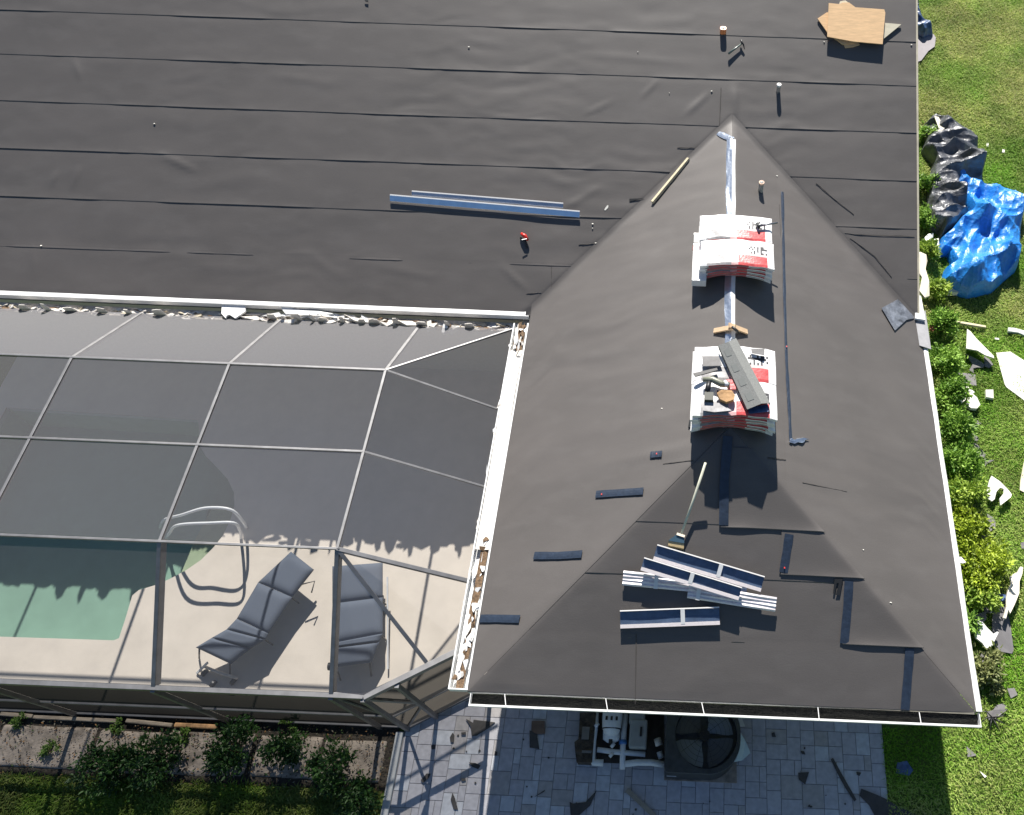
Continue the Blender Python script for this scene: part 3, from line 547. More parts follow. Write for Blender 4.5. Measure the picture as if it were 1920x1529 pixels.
# ------------------------------------------------------------------ loungers
def lounger(label, Lp, Rp, zs, splits, wheels):
    """Lp/Rp: pixel outline of the left and right cushion edges with heights zs, head first"""
    l = [Vector(at(p, z)) for p, z in zip(Lp, zs)]; r = [Vector(at(p, z)) for p, z in zip(Rp, zs)]
    c = sum(l+r, Vector())/len(l+r); o = thing('sun_lounger', (c.x, c.y, .03), label, 'lounger', 'padded loungers on the pool deck')
    for i in range(len(l)-1):
        s = MB(); a0, a1, b0, b1 = l[i], l[i+1], r[i], r[i+1]; nn = (b0-a0).cross(a1-a0).normalized()
        if nn.z < 0: nn = -nn
        nu, nv = 14, 12; P = np.zeros((nu, nv, 3)); B = np.zeros((nu, nv, 3))
        for ui in range(nu):
            for vi in range(nv):
                u = ui/(nu-1); v = vi/(nv-1); uu = .002+u*.996; vv = .01+v*.98; p = a0.lerp(a1, uu).lerp(b0.lerp(b1, uu), vv)
                e_ = min(1, min(u, 1-u)*6)**.5*min(1, min(v, 1-v)*8)**.5; P[ui, vi] = p + nn*(.045*e_-.005); B[ui, vi] = p - nn*(.02+.012*e_)
        s.grid(P); s.grid(B); m_ = nu*nv
        ring = [u*nv for u in range(nu)] + [(nu-1)*nv+v for v in range(1, nv)] + [u*nv+nv-1 for u in reversed(range(nu-1))] + [v for v in reversed(range(1, nv-1))]
        for q in range(len(ring)): x, y = ring[q], ring[(q+1) % len(ring)]; s.f.append((x, y, y+m_, x+m_)); s.m.append(0)
        s.build('cushion', CUSH, o, smooth=True)
    dn = Vector((0,0,-.05))
    for pts, sg in ((l, 1), (r, -1)):
        ins = [(p+(q-p)*.07)+dn for p, q in zip(l, r)] if sg == 1 else [(q+(p-q)*.07)+dn for p, q in zip(l, r)]
        s = MB(); s.tube(ins, .018, 8); s.build('frame_rail', CUSHF, o, smooth=True)
        for k, m_ in ((len(ins)-1, .12), (len(ins)-3, .0)):
            p = ins[k]; d = (ins[-1]-ins[-2]).normalized(); s = MB(); s.tube([p, Vector((p.x+d.x*m_, p.y+d.y*m_, .045))], .013, 8); s.build('leg', CUSHF, o, smooth=True)
        s = MB(); top = ins[1]; s.tube([top, Vector((top.x, top.y, top.z))+Vector((0,0,-.2)), Vector((top.x, top.y, .05))], .011, 8); s.build('back_support', CUSHF, o, smooth=True)
    for (p, z) in wheels:
        c = Vector(at(p, z)); ax = (r[0]-l[0]).normalized()*.016; ax.z = 0; s = MB(); s.tube([c-ax, c+ax], .055, 18); s.build('wheel', DARK, o)
    return o, l, r
o1, l1, r1 = lounger('charcoal padded lounger set slantwise between the two cage beams beside the pool steps', [(545,1034),(483,1092),(443,1160),(424,1180),(396,1196),(366,1214)], [(588,1068),(548,1120),(503,1188),(498,1199),(470,1216),(433,1246)], [.42,.41,.40,.40,.38,.35], None, [((384,1262), .06), ((400,1283), .06), ((438,1278), .06)])
s = MB(); A = at((566,1096), .42); B = at((590,1090), .40); C = at((584,1112), .36); s.tube([A, B, C], .011, 8); s.build('arm_bracket', CUSHF, o1, smooth=True)
s = MB(); s.tube([at((383,1250), .12), at((412,1262), .12), at((445,1272), .12)], .02, 8); s.build('axle', OFFW, o1, smooth=True)
s = MB(); s.bar(at((388,1243), .22), at((368,1263), .06), .03, .02); s.build('foot_rest', PIPEW, o1)
o2, l2, r2 = lounger('charcoal padded lounger lying straight beneath the diagonal beam near the corner', [(622,1062),(622,1132),(624,1206),(624,1214),(623,1252)], [(718,1055),(718,1120),(718,1188),(712,1203),(697,1243)], [.42,.41,.40,.39,.33], None, [((618,1250), .25)])
s = MB(); s.bar(at((726,1082), .4), at((727,1255), .12), .02, .02); s.build('arm_bracket', PIPEW, o2)
# ------------------------------------------------------------------ condenser and pool equipment
AX, AY = 2.85, -.10; ah = .75
ac = thing('air_conditioner', (AX, AY, .012), 'dark square air conditioner with round fan opening on the patio', 'air conditioner')
def rrect(cx, cy, hw, hh, r, n=8):
    out = []
    for (sx, sy, a0) in ((1,1,0),(-1,1,90),(-1,-1,180),(1,-1,270)):
        for i in range(n+1): t = math.radians(a0+90*i/n); out.append((cx+sx*(hw-r)+r*math.cos(t), cy+sy*(hh-r)+r*math.sin(t)))
    return out
def ring_solid(outer, z0, z1):
    s = MB(); n_ = len(outer); s.add([(*p, z0) for p in outer]+[(*p, z1) for p in outer], [(i, (i+1)%n_, (i+1)%n_+n_, i+n_) for i in range(n_)]+[tuple(reversed(range(n_)))]); return s
def dshape(cx, cy, hw, hh, n=12):
    o_ = []
    for (sx, sy, a0, r) in ((1,1,0,.42),(-1,1,90,.05),(-1,-1,180,.05),(1,-1,270,.42)):
        for i in range(n+1): t = math.radians(a0+90*i/n); o_.append((cx+sx*(hw-r)+r*math.cos(t), cy+sy*(hh-r)+r*math.sin(t)))
    return o_
out = dshape(AX, AY, .50, .47)
s = ring_solid(out, .05, ah); n_ = len(out); inn = [(AX+.04+.415*math.cos(2*math.pi*i/n_+.0), AY+.415*math.sin(2*math.pi*i/n_+.0)) for i in range(n_)]
s.add([(*p, ah) for p in out]+[(*p, ah) for p in inn]+[(*p, ah-.16) for p in inn], [(i, (i+1)%n_, (i+1)%n_+n_, i+n_) for i in range(n_)]+[(i+n_, (i+1)%n_+n_, (i+1)%n_+2*n_, i+2*n_) for i in range(n_)]+[tuple(i+2*n_ for i in range(n_))])
s.build('casing', ACM, ac)
s = MB()
for i in range(9): s.add([(x, y, ah*.12+i*.06) for x, y in dshape(AX, AY, .507, .477)]+[(x, y, ah*.12+i*.06+.015) for x, y in dshape(AX, AY, .507, .477)], [(k, (k+1)%52, (k+1)%52+52, k+52) for k in range(52)])
s.build('louvre', DARK, ac)
s = MB(); s.box((AX, AY, .03), (1.0, .98, .05)); s.build('pad', CONC, ac)
for kk, a0 in enumerate((0.75, 2.45, 4.0, 5.55)):
    s = MB(); c = (AX+.02, AY); m_ = 10; P = np.zeros((m_, 6, 3))
    for i in range(m_):
        r_ = .06+.33*i/(m_-1); sp = .30+.42*math.sin(math.pi*min(1, i/(m_-1)*1.05)*.62)
        for j in range(6): t = a0+sp*(j/5-.5)*1.9; P[i, j] = (c[0]+r_*math.cos(t), c[1]+r_*math.sin(t), ah-.13+.05*(j/5))
    s.grid(P); s.grid(P-np.array([0,0,.004])); s.build('fan_blade', FANB if kk in (0,2) else mat('fan_blade_dark', (.08,.085,.09), .4), ac, smooth=True)
s = MB(); s.tube([(AX+.02, AY, ah-.14), (AX+.02, AY, ah-.06)], .075, 20); s.build('fan_hub', DARK, ac)
s = MB()
for r_ in (.10,.16,.22,.28,.34): s.tube([(AX+.02+r_*math.cos(t), AY+r_*math.sin(t), ah+.002) for t in np.linspace(0, 2*math.pi, 40)], .0022, 4, cap=False)
for t in np.linspace(0, math.pi, 6)[:-1]: s.tube([(AX+.02-.38*math.cos(t), AY-.38*math.sin(t), ah+.004), (AX+.02+.38*math.cos(t), AY+.38*math.sin(t), ah+.004)], .003, 4)
s.build('fan_grille', DARK, ac)
s = MB(); s.prism([at(p, .40) for p in [(1250,1450),(1268,1451),(1268,1457),(1250,1456)]], (0,0,-.01)); s.build('rating_plate', WHT, ac)
# pale cone sheet next to the unit
s = MB(); A = at((1362,1350), .5); c0 = [at(p, z) for p, z in [((1362,1350),.55),((1380,1360),.35),((1398,1390),.18),((1407,1412),.1),((1392,1426),.08),((1366,1432),.12),((1372,1395),.4)]]; s.prism(c0, (0,0,-.006))
tag(s.build('plastic_sheet', mat('pale_sheet', (.45,.55,.55), .6, ns=6, na=.08)), 'pale curved sheet leaning against the right side of the condenser', 'sheet')
s = MB(); s.prism([at(p, .04) for p in [(1368,1344),(1390,1344),(1397,1362),(1378,1364)]], (0,0,-.02)); tag(s.build('foam_offcut', FOAM), 'small pale offcut under the gutter right of the condenser', 'offcut')
# pool equipment
pe = thing('pool_pump', (*at((1150,1400), 0)[:2], .012), 'shaded white pool pump with clear lid and dome basket under the gutter', 'pump')
c = Vector(at((1147,1362), .35)); s = MB(); s.tube([c+Vector((0,.35,0)), c+Vector((0,.1,0)), c+Vector((0,-.02,0)), c+Vector((0,-.10,0)), c+Vector((0,-.13,0))], [.14,.14,.13,.10,.04], 20); s.build('pump_body', PIPEW, pe, smooth=True)
s = MB(); s.tube([c+Vector((0,-.03,-.01)), c+Vector((0,-.045,-.01))], .135, 20); s.build('clamp_ring', DARK, pe)
s = MB(); s.tube([c+Vector((0,-.05,-.1)), c+Vector((0,-.16,-.1)), c+Vector((0,-.20,-.1))], [.125,.115,.05], 20); s.build('filter_dome', PIPEW, pe, smooth=True)
s = MB(); s.box(c+Vector((0,-.19,-.02)), (.05,.05,.05)); s.build('latch', DARK, pe)
for dx in (-.07, 0, .07): s = MB(); s.box(c+Vector((dx,.08,.142)), (.03,.05,.01)); s.build('vent_slot', DARK, pe)
mt = thing('pump_motor', (*at((1195,1385), 0)[:2], .012), 'grey boxy pump motor between the white pipes and the condenser', 'motor')
for p, d in (((1197,1378),(.24,.36,.26)), ((1195,1348),(.22,.16,.22))):
    c = at(p, .3); s = MB(); s.box(c, d); s.build('housing', mat('grey_housing', (.33,.35,.35), .5, ns=6, na=.1), mt, bevel=.02)
s = MB(); s.box(at((1202,1372), .44), (.03,.12,.02)); s.build('switch', DARK, mt)
s = MB(); s.tube([at((1232,1385), .3), at((1236,1398), .3)], .05, 12); s.build('drum', OFFW, mt, smooth=True)
s = MB(); s.tube([at((1236,1410), .2), at((1240,1422), .2)], .04, 12); s.build('drum', PIPEW, mt, smooth=True)
pw = thing('pvc_pipework', (*at((1160,1420), 0)[:2], .012), 'white plastic pipes in an H shape around the pool pump', 'pipes')
for pts, r_ in (([(1117,1337),(1116,1360),(1112,1390),(1110,1420),(1113,1430),(1131,1431)], .045), ([(1173,1340),(1170,1370),(1168,1400),(1167,1443)], .04), ([(1120,1406),(1150,1410),(1210,1415)], .035), ([(1172,1433),(1195,1430),(1220,1430),(1246,1434)], .042)):
    s = MB(); s.tube([at(p, .25) for p in pts], r_, 12); s.build('pipe', PIPEW, pw, smooth=True)
s = MB(); s.tube([at((1168,1388), .25), at((1168,1396), .25)], .055, 12); s.build('blue_valve', mat('valve_blue', (.06,.2,.5), .4), pw, smooth=True)
for p in [(1147,1396),(1144,1414),(1117,1358)]: s = MB(); s.tube([at(p, .30), at((p[0]+4, p[1]+4), .30)], .035, 10); s.build('coupling', PIPEW, pw, smooth=True)
hs = thing('rusty_heater', (*at((1098,1390), 0)[:2], .012), 'dark rusty pool heater left of the white pipes', 'heater')
s = MB(); s.prism([at(p, .30) for p in [(1087,1336),(1118,1336),(1110,1430),(1081,1429),(1079,1415),(1077,1392),(1085,1385)]], (0,0,-.28)); s.build('casing', mat('rusty_dark', (.07,.055,.04), .7, .2, ns=14, na=.7, bs=20, bd=.02), hs)
for q_, d_ in (((1098,1375), (.10,.16,.02)), ((1100,1410), (.13,.03,.03))): s = MB(); s.box(at(q_, .32), d_); s.build('bracket', BRONZE, hs)
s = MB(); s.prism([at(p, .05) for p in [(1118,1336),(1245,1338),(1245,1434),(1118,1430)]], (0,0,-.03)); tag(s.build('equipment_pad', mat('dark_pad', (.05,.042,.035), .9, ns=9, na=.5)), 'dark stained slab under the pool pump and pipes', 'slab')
# ------------------------------------------------------------------ loose pieces laid on a surface
GP = ((0,0,1), .03)
def slab(name, pts, pl, h, th, m, label, cat, group=None, bend=0, jag=0, seed=0):
    P = [Vector(on(p, pl, h)) for p in pts]; nn = nrm(pl)
    if jag:
        rr = random.Random(seed+len(pts)); Q = []
        for i, p in enumerate(P):
            q = P[(i+1) % len(P)]; Q.append(p); L_ = (q-p).length
            for t in (.33, .66): Q.append(p.lerp(q, t)+Vector((rr.uniform(-1,1), rr.uniform(-1,1), 0))*jag*L_)
        P = Q
    if bend:
        c = sum(P, Vector())/len(P); P = [p+nn*bend*math.sin(3*p.x*4+p.y*9+seed) for p in P]
    s = MB(); s.prism(P, tuple(-nn*th)); o = s.build(name, m); return tag(o, label, cat, group)
# plywood on the main slope, the top sheet propped level
stack = [("pale_plank", [(1533,35),(1551,23),(1600,60),(1604,80),(1580,84),(1552,62)], .035, PLY, 'brown plywood corner poking out left beneath the big orange sheet', 'plywood'),
         ("pale_plank", [(1640,46),(1657,43),(1690,46),(1658,72),(1640,78)], .035, PALEPLY, 'pale plywood point poking out right beneath the big orange sheet', 'plywood'),
         ("wood_offcut", [(1572,62),(1600,66),(1612,84),(1600,88),(1585,90)], .02, PLY, 'small brown scrap in the shadow of the big plywood sheet', 'offcut'),
         ("wood_offcut", [(1575,3),(1585,1),(1595,8),(1600,16),(1572,12)], .06, PALEPLY, 'small scrap sticking out above the top edge of the plywood', 'offcut')]
for nm, pts, h_, m_, lb, ct in stack: slab('plywood_scrap', pts, PL_MAIN, h_, .018, m_, lb, ct)
slab('plywood_sheet', [(1554,6),(1574,8),(1580,5),(1592,5),(1604,14),(1658,18),(1660,24),(1655,83),(1600,78),(1551,69)], PL_MAIN, .095, .018, PLY, 'big orange plywood sheet on top of the scrap pile on the main slope', 'plywood')
slab('plywood_prop', [(1570,18),(1640,22),(1638,70),(1566,64)], PL_MAIN, .075, .07, mat('dark_timber', (.08,.05,.03), .8), 'dark timber crate hidden beneath the big plywood sheet', 'crate')
# hammer, tape measure, red tool
hm = thing('hammer', on((1380,92), PL_MAIN), 'claw hammer lying on the main slope below the orange tape measure', 'hammer')
s = MB(); s.tube([on((1366,101), PL_MAIN, .05), on((1378,92), PL_MAIN, .045), on((1391,82), PL_MAIN, .04)], [.018,.015,.012], 8); s.build('handle', mat('hammer_grip', (.12,.16,.14), .35, spec=.8), hm, smooth=True)
s = MB(); s.tube([on((1389,75), PL_MAIN, .05), on((1391,80), PL_MAIN, .05), on((1394,84), PL_MAIN, .05), on((1396,93), PL_MAIN, .03)], [.017,.016,.013,.005], 8); s.build('head', DARK, hm, smooth=True)
tm = thing('tape_measure', on((1356,58), PL_MAIN), 'small orange tape measure standing near the top of the roof', 'tape measure')
s = MB(); c = Vector(on((1356,56), PL_MAIN, .06)); s.prism([c+Vector((x, y, .03)) for x, y in rrect(0, 0, .05, .045, .03, 4)], (0,0,-.09)); s.build('case', ORNG, tm)
s = MB(); s.box(c+Vector((0,0,.034)), (.05,.04,.006)); s.build('face', mat('peach_face', (.85,.6,.45), .5), tm)
s = MB(); s.box(c+Vector((0,-.005,.038)), (.012,.035,.006)); s.build('clip', DARK, tm)
rt = thing('red_knife', on((983,446), PL_MAIN), 'red and black utility tool lying below the long blue metal lengths', 'tool')
s = MB(); s.tube([on((977,438), PL_MAIN, .05), on((984,443), PL_MAIN, .055), on((990,451), PL_MAIN, .05)], [.02,.035,.018], 10); s.build('body', RED, rt, smooth=True)
s = MB(); s.tube([on((976,446), PL_MAIN, .02), on((985,452), PL_MAIN, .03), on((988,466), PL_MAIN, .01)], [.018,.02,.01], 8); s.build('grip', DARK, rt, smooth=True)
s = MB(); s.box(on((983,449), PL_MAIN, .085), (.08,.012,.006), .3); s.build('band', WHT, rt)
# plank and the two sticks over the ridge
s = MB(); s.bar(on((1222,378), PL_W, .06), on((1290,296), PL_W, .06), .045, .05, tuple(nrm(PL_W))); tag(s.build('timber_batten', TIMB, bevel=.004), 'straight pale batten lying across the left valley', 'batten')
s = MB(); s.bar(on((1338,620), PL_W, .035), on((1378,612), PL_W, .10), .07, .025, tuple(nrm(PL_W))); tag(s.build('wood_stick', mat('tan_wood', (.60,.43,.27), .7, ns=12, na=.1)), 'short tan stick on the left side of the ridge between the two stacks', 'stick')
s = MB(); s.bar(on((1368,609), PL_E, .11), on((1402,622), PL_E, .035), .07, .025, tuple(nrm(PL_E))); tag(s.build('wood_stick', MATS['tan_wood']), 'short tan stick on the right side of the ridge between the two stacks', 'stick')
s = MB(); s.tube([at((1372,613), E+K*3+.14), at((1381,620), E+K*3+.12), at((1384,625), E+K*3+.08)], .02, 8); tag(s.build('dark_clip', DARK, smooth=True), 'black clip lying across the crossed tan sticks', 'clip')
# push broom
bmz = PL_S
br = thing('push_broom', on((1270,1010), PL_S), 'long handled broom with blue head leaning towards the ridge', 'broom')
s = MB(); s.tube([on((1277,1003), PL_S, .07), on((1300,938), PL_S, .10), on((1323,868), PL_W, .14)], .016, 10); s.build('handle', HANDLE, br, smooth=True)
s = MB(); s.bar(on((1269,1001), PL_S, .09), on((1284,1006), PL_S, .09), .03, .04); s.build('collar', mat('cream_plastic', (.7,.62,.5), .5), br)
s = MB(); s.prism([on(p, PL_S, .085) for p in [(1268,1003),(1283,1008),(1283,1019),(1253,1014)]], (0,0,-.05)); s.build('head', BLUEG, br)
s = MB(); s.prism([on(p, PL_S, .075) for p in [(1253,1014),(1283,1019),(1282,1029),(1253,1023)]], (0,0,-.06)); s.build('bristles', STRAW, br)
# metal flashing lengths
def channel(a, b, pl, wd, lip, h, label, m=GALV, straps=(), flip=1, ribs=0, group='loose metal flashing lengths'):
    """an L/U shaped metal length: a flat web with turned up edges"""
    A = Vector(on(a, pl, h)); B = Vector(on(b, pl, h)); n_ = nrm(pl); d = (B-A).normalized(); r = d.cross(n_).normalized()*flip   # r points down the slope
    c = (A+B)/2; o = thing('metal_flashing', c, label, 'flashing', group); N = 24
    prof = [(-wd/2, lip), (-wd/2+.006, .006), (0, 0), (wd/2-.006, .004), (wd/2, lip*.55)]
    if ribs: prof = [(-wd/2+wd*i/(ribs*4), .010*(i % 2)) for i in range(ribs*4+1)] + [(wd/2+.004, -.03)]
    P = np.zeros((len(prof), N, 3))
    for j, (x, z) in enumerate(prof):
        for i in range(N): t = i/(N-1); P[j, i] = A.lerp(B, t) + r*x + n_*(z+.003*math.sin(t*9+j))
    s = MB(); s.grid(P); s.grid(P-np.array(n_)*.004); s.build('sheet', m, o, smooth=False)
    for t in straps:
        p = A.lerp(B, t); s = MB()
        for x0, x1 in ((-wd/2-.004, wd/2+.004),): 
            q = [p+r*x0+n_*(lip+.006), p+r*x1+n_*(lip*.6+.006)]; s.bar(q[0], q[1], .05, .003, tuple(n_))
        s.build('tape_band', WHT, o)
    return o
BLUM = mat('sky_tinted_steel', (.10,.15,.24), .38, .35, ns=8, na=.2, spec=.8)  # navy base colour carries the sky reflected in the flat steel
PINKH = mat('pale_hem', (.90,.82,.80), .45, .1, ns=30, na=.12, stretch=(1,6,1)); HEM = mat('sunlit_hem', (.80,.78,.75), .4, .1)  # upper hems and lips whitened for the sun their edges catch
def upright(a, b, pl, hh, label, m):
    """a length standing on its edge: top lip coloured as sunlit, face towards the eave tinted like reflected sky"""
    n_ = nrm(pl); A = Vector(on(a, pl, hh)); B = Vector(on(b, pl, hh)); o = thing('metal_flashing', (A+B)/2, label, 'flashing', 'loose metal flashing lengths')
    d = (B-A).normalized(); up = (n_+Vector((0,1.1,0))).normalized(); r = d.cross(up).normalized()
    s = MB(); s.bar(A-up*.004, B-up*.004, .012, hh*1.35, tuple(up)); s.build('face', m, o)
    s = MB(); s.bar(A, B, .030, .008, tuple(n_)); s.build('lip', HEM, o)
    return o
upright((772,359), (1056,382), PL_MAIN, .05, 'upper shorter pale blue metal length on the main slope', mat('pale_steel', (.42,.46,.55), .3, .9, ns=5, na=.1))
upright((731,366), (1087,397), PL_MAIN, .065, 'lower longer blue metal length with bright top lip on the main slope', mat('sky_blue_face', (.62,.78,.95), .3, .9, ns=5, na=.1))  # light blue base colour paints the sky reflection on this face
SIL = mat('bright_steel', (.74,.70,.71), .4, .2, ns=20, na=.2, stretch=(1,9,1))
def hemmed(a, b, wd, h, label, strap, ends=False):
    o = channel(a, b, PL_S, wd, .03, h, label, BLUM, (strap,)); A = Vector(on(a, PL_S, h)); B = Vector(on(b, PL_S, h)); n_ = nrm(PL_S); d = (B-A).normalized(); r = d.cross(n_).normalized()
    for sg, ww, z in ((-1, .014, .034), (1, .042, .022)): s = MB(); s.bar(A+r*sg*(wd/2+.006)+n_*z, B+r*sg*(wd/2+.006)+n_*z, ww, .006, tuple(n_+Vector((0,.25*(sg < 0),0)))); s.build('hem', HEM if sg < 0 else PINKH, o)
    if ends:
        for p in (A, B): s = MB(); s.bar(p-r*wd/2+n_*.03, p+r*wd/2+n_*.02, .008, .02, tuple(n_)); s.build('end_lip', HEM, o)
    return o
channel((1168,1084), (1400,1106), PL_S, .17, .02, .055, 'ribbed silver flashing bundle at the left of the fanned pile', SIL, (.27,), ribs=2)
channel((1290,1108), (1455,1134), PL_S, .17, .02, .075, 'ribbed silver flashing bundle pointing right in the fanned pile', SIL, (.12,), ribs=2)
hemmed((1205,1056), (1388,1112), .12, .115, 'middle blue flashing length lying across the fanned pile', .5)
hemmed((1229,1034), (1430,1094), .15, .07, 'uppermost blue flashing length beside the broom head', .60)
hemmed((1163,1160), (1349,1153), .17, .045, 'separate blue flashing length with white tape below the pile', .63)
# ------------------------------------------------------------------ shingle bundles on the ridge
ZR = E+K*3
def bundle(cx, y0, y1, z, th, sag, halfw, label, group, seed, faded=False):
    rr = random.Random(seed); o = thing('shingle_bundle', (cx, (y0+y1)/2, z), label, 'bundle', group)
    nx_, ny_ = 44, 14; gx_ = np.linspace(-1, 1, nx_); gy_ = np.linspace(0, 1, ny_); s = MB()
    ph = rr.random()*9
    def top(u, v, t): return (cx+u*halfw*(1+.006*math.sin(v*5+ph)), y0+(y1-y0)*v+.006*math.sin(u*4+ph)+.004*math.sin(u*11), z-sag*u*u*(1+.1*math.sin(ph))+t+.004*math.sin(u*9+v*7+ph))
    tv = np.array([[top(u, v, th-.010*(1 if v in (0,1) or abs(u) == 1 else 0)) for u in gx_] for v in gy_]); bv = np.array([[top(u, v, .004) for u in gx_] for v in gy_])
    def paint(u, v):
        x = (u+1)/2
        if x < .10 or x > .90: return 0
        if .02 < v < .36: return (3 if x < .42 else (4 if x < .52 else 1)) if x < .9 else 0
        if .44 < v < .80 and x > .66: return 2 if (int(x*46) % 2 or int(v*14) % 3 == 0) and rr.random() < .75 else 0
        if .42 < v < .56 and x > .56: return 4
        if .60 < v < .66 and .28 < x < .34: return 2 if int(x*60) % 2 else 0
        return 0
    for arr, flip in ((tv, 0), (bv, 1)):
        off = len(s.v); s.v += [tuple(p) for p in arr.reshape(-1, 3)]
        for i in range(ny_-1):
            for j in range(nx_-1):
                f = (off+i*nx_+j, off+i*nx_+j+1, off+(i+1)*nx_+j+1, off+(i+1)*nx_+j); s.f.append(f[::-1] if flip else f)
                s.m.append(paint((gx_[j]+gx_[j+1])/2, (gy_[i]+gy_[i+1])/2) if not flip else 0)
    m0 = nx_*ny_
    for j in range(nx_-1):
        x = j/nx_
        s.f.append((j+1, j, m0+j, m0+j+1)); s.m.append(1 if .1 < x < .62 else (0 if x < .75 or x > .93 else 5)); q = (ny_-1)*nx_+j; s.f.append((q, q+1, m0+q+1, m0+q)); s.m.append(0)
    for i in range(ny_-1):
        a = i*nx_; s.f.append((a, a+nx_, m0+a+nx_, m0+a)); s.m.append(0 if i % 5 else 1); b = a+nx_-1; s.f.append((b+nx_, b, m0+b, m0+b+nx_)); s.m.append(0)
    s.build('wrapper', [WRAP, WRED, WBLK, WGRY, WPNK, MATS['galvanised'] if 0 else WRAP], o, smooth=False, recalc=False)
    # shingle ends showing below the folded wrapper
    s = MB(); P = np.zeros((2, nx_, 3)); P[0] = bv[0]+np.array([0,-.003,.012]); P[1] = bv[0]+np.array([0,-.003,th*.45]); s.grid(P[:, 4:-4]); s.build('shingle_edge', SHIN, o)
    return o
ORD = ['bottom', 'second from bottom', 'third from bottom', 'fourth from bottom', 'topmost', 'topmost']
def mkstack(cxp, yS, yN, layers, th, sag0, sag1, hw, where, seed):
    ymid = (yS+yN)/2
    for li in range(layers):
        sg = sag0+(sag1-sag0)*li/(layers-1)
        for col, (a, b) in enumerate(((yS, ymid-.004), (ymid+.004, yN))):
            nm = 'topmost' if li == layers-1 else ORD[li]; side = 'front' if col == 0 else 'rear'; rr = random.Random(seed+li*2+col)
            bundle(cxp+rr.uniform(-.018, .018), a+rr.uniform(-.008, .004), b, ZR+.03+li*th, th-.004, sg, hw, f'{nm} red and white shingle bundle of the {side} pile {where}', 'wrapped shingle bundles on the ridge', seed+li*2+col)
h1 = .27; yN1 = at((1382,404), ZR+h1)[1]; yS1 = at((1380,497), ZR+h1)[1]
h2 = .34; yN2 = at((1376,650), ZR+h2)[1]; yS2 = at((1372,779), ZR+h2)[1]
print('stacks', yN1, yS1, yN2, yS2)
cx1 = (at((1313,430), ZR+h1)[0]+at((1449,440), ZR+h1)[0])/2; hw1 = (at((1449,440), ZR+h1)[0]-at((1313,430), ZR+h1)[0])/2
cx2 = (at((1300,700), ZR+h2)[0]+at((1455,706), ZR+h2)[0])/2; hw2 = (at((1455,706), ZR+h2)[0]-at((1300,700), ZR+h2)[0])/2
mkstack(cx1, yS1, yN1, 4, .064, .17, .05, hw1, 'near the roof valley', 40)
mkstack(cx2, yS2, yN2, 5, .064, .17, .06, hw2, 'near the roof hip', 60)
# slid-out bundle at the left of the first stack
ax, ay = at((1306,430), ZR+.12)[:2]; bx, by = at((1303,520), ZR+.12)[:2]
s = MB(); s.mi = 0; s.box(((ax+bx)/2+.06, (ay+by)/2, ZR-.02), (.20, ay-by, .13)); 
s.mi = 1; s.box(((ax+bx)/2+.06, (ay+by)/2+.15, ZR-.02), (.206, .10, .136)); s.mi = 2; s.box(((ax+bx)/2+.06, (ay+by)/2+.32, ZR-.02), (.206, .16, .138)); tag(s.build('shingle_bundle', [WRAP, WRED, WBLK], bevel=.008), 'wrapped bundle sticking out at the left of the pile near the valley', 'bundle')
# long tool on the first stack
tz = ZR+.03+4*.064+.02
s = MB(); s.tube([at((1424,424), tz), at((1440,421), tz), at((1458,418), tz)], [.016,.014,.012], 8); s.mi = 1; s.tube([at((1420,419), tz), at((1423,428), tz)], [.02,.02], 8)
tag(s.build('pry_bar', [mat('steel_tool', (.25,.26,.28), .35, .8), DARK], smooth=True), 'steel pry bar poking over the right edge of the upper bundle stack', 'pry bar')
# grey sheet strip lying over the second stack
tz = ZR+.03+5*.064+.02
gs = thing('ridge_cap_strip', at((1395,700), tz), 'long grey folded ridge strip lying slantwise over the second bundle stack', 'strip')
a0, a1 = Vector(at((1347,648), tz+.06)), Vector(at((1380,634), tz+.06)); am = Vector(at((1366,641), tz+.12)); b0, b1 = Vector(at((1401,768), tz+.03)), Vector(at((1444,756), tz+.02)); bm_ = Vector(at((1428,757), tz+.10))
P = np.zeros((5, 30, 3)); 
for i in range(30):
    t = i/29
    for j, (p, q) in enumerate(((a0+Vector((0,0,-.05)), b0+Vector((0,0,-.05))), (a0, b0), (am, bm_), (a1, b1), (a1+Vector((0,0,-.05)), b1+Vector((0,0,-.05))))): P[j, i] = p.lerp(q, t)
s = MB(); s.grid(P); s.grid(P-np.array([0,0,.012])); s.build('sheet', mat('grey_strip', (.21,.215,.205), .75, ns=70, na=.2, bs=120, bd=.002), gs)
for t in (.15, .4, .62, .85):
    q_ = [a0.lerp(b0, t+dt).lerp(am.lerp(bm_, t+dt), k_)+Vector((0,0,.004)) for dt, k_ in ((-.055,.25),(-.055,.7),(.055,.7),(.055,.25))]; s = MB(); s.prism(q_, (0,0,-.003)); s.build('slot_mark', mat('grey_slot', (.19,.2,.19), .7), gs)
slab('paper_scrap', [(1344,737),(1352,732),(1372,733),(1378,742),(1376,750),(1362,754),(1350,748)], ((0,0,1), tz), .06, .05, PAPER, 'crumpled brown paper on top of the second bundle stack', 'paper', bend=.01)
ng = thing('nail_gun', at((1332,722), tz), 'olive nail gun lying on the second bundle stack beside brown paper', 'nail gun')
s = MB(); s.tube([at((1318,712), tz+.04), at((1336,712), tz+.05), at((1352,720), tz+.05), at((1368,722), tz+.04)], [.03,.04,.045,.035], 10); s.build('body', OLIVE, ng, smooth=True)
s = MB(); s.tube([at((1330,715), tz+.04), at((1326,735), tz+.04)], [.03,.035], 8); s.build('grip', DARK, ng, smooth=True)
s = MB(); s.box(at((1329,745), tz+.03), (.11,.11,.06)); s.build('magazine', mat('dark_olive', (.05,.055,.04), .5), ng)
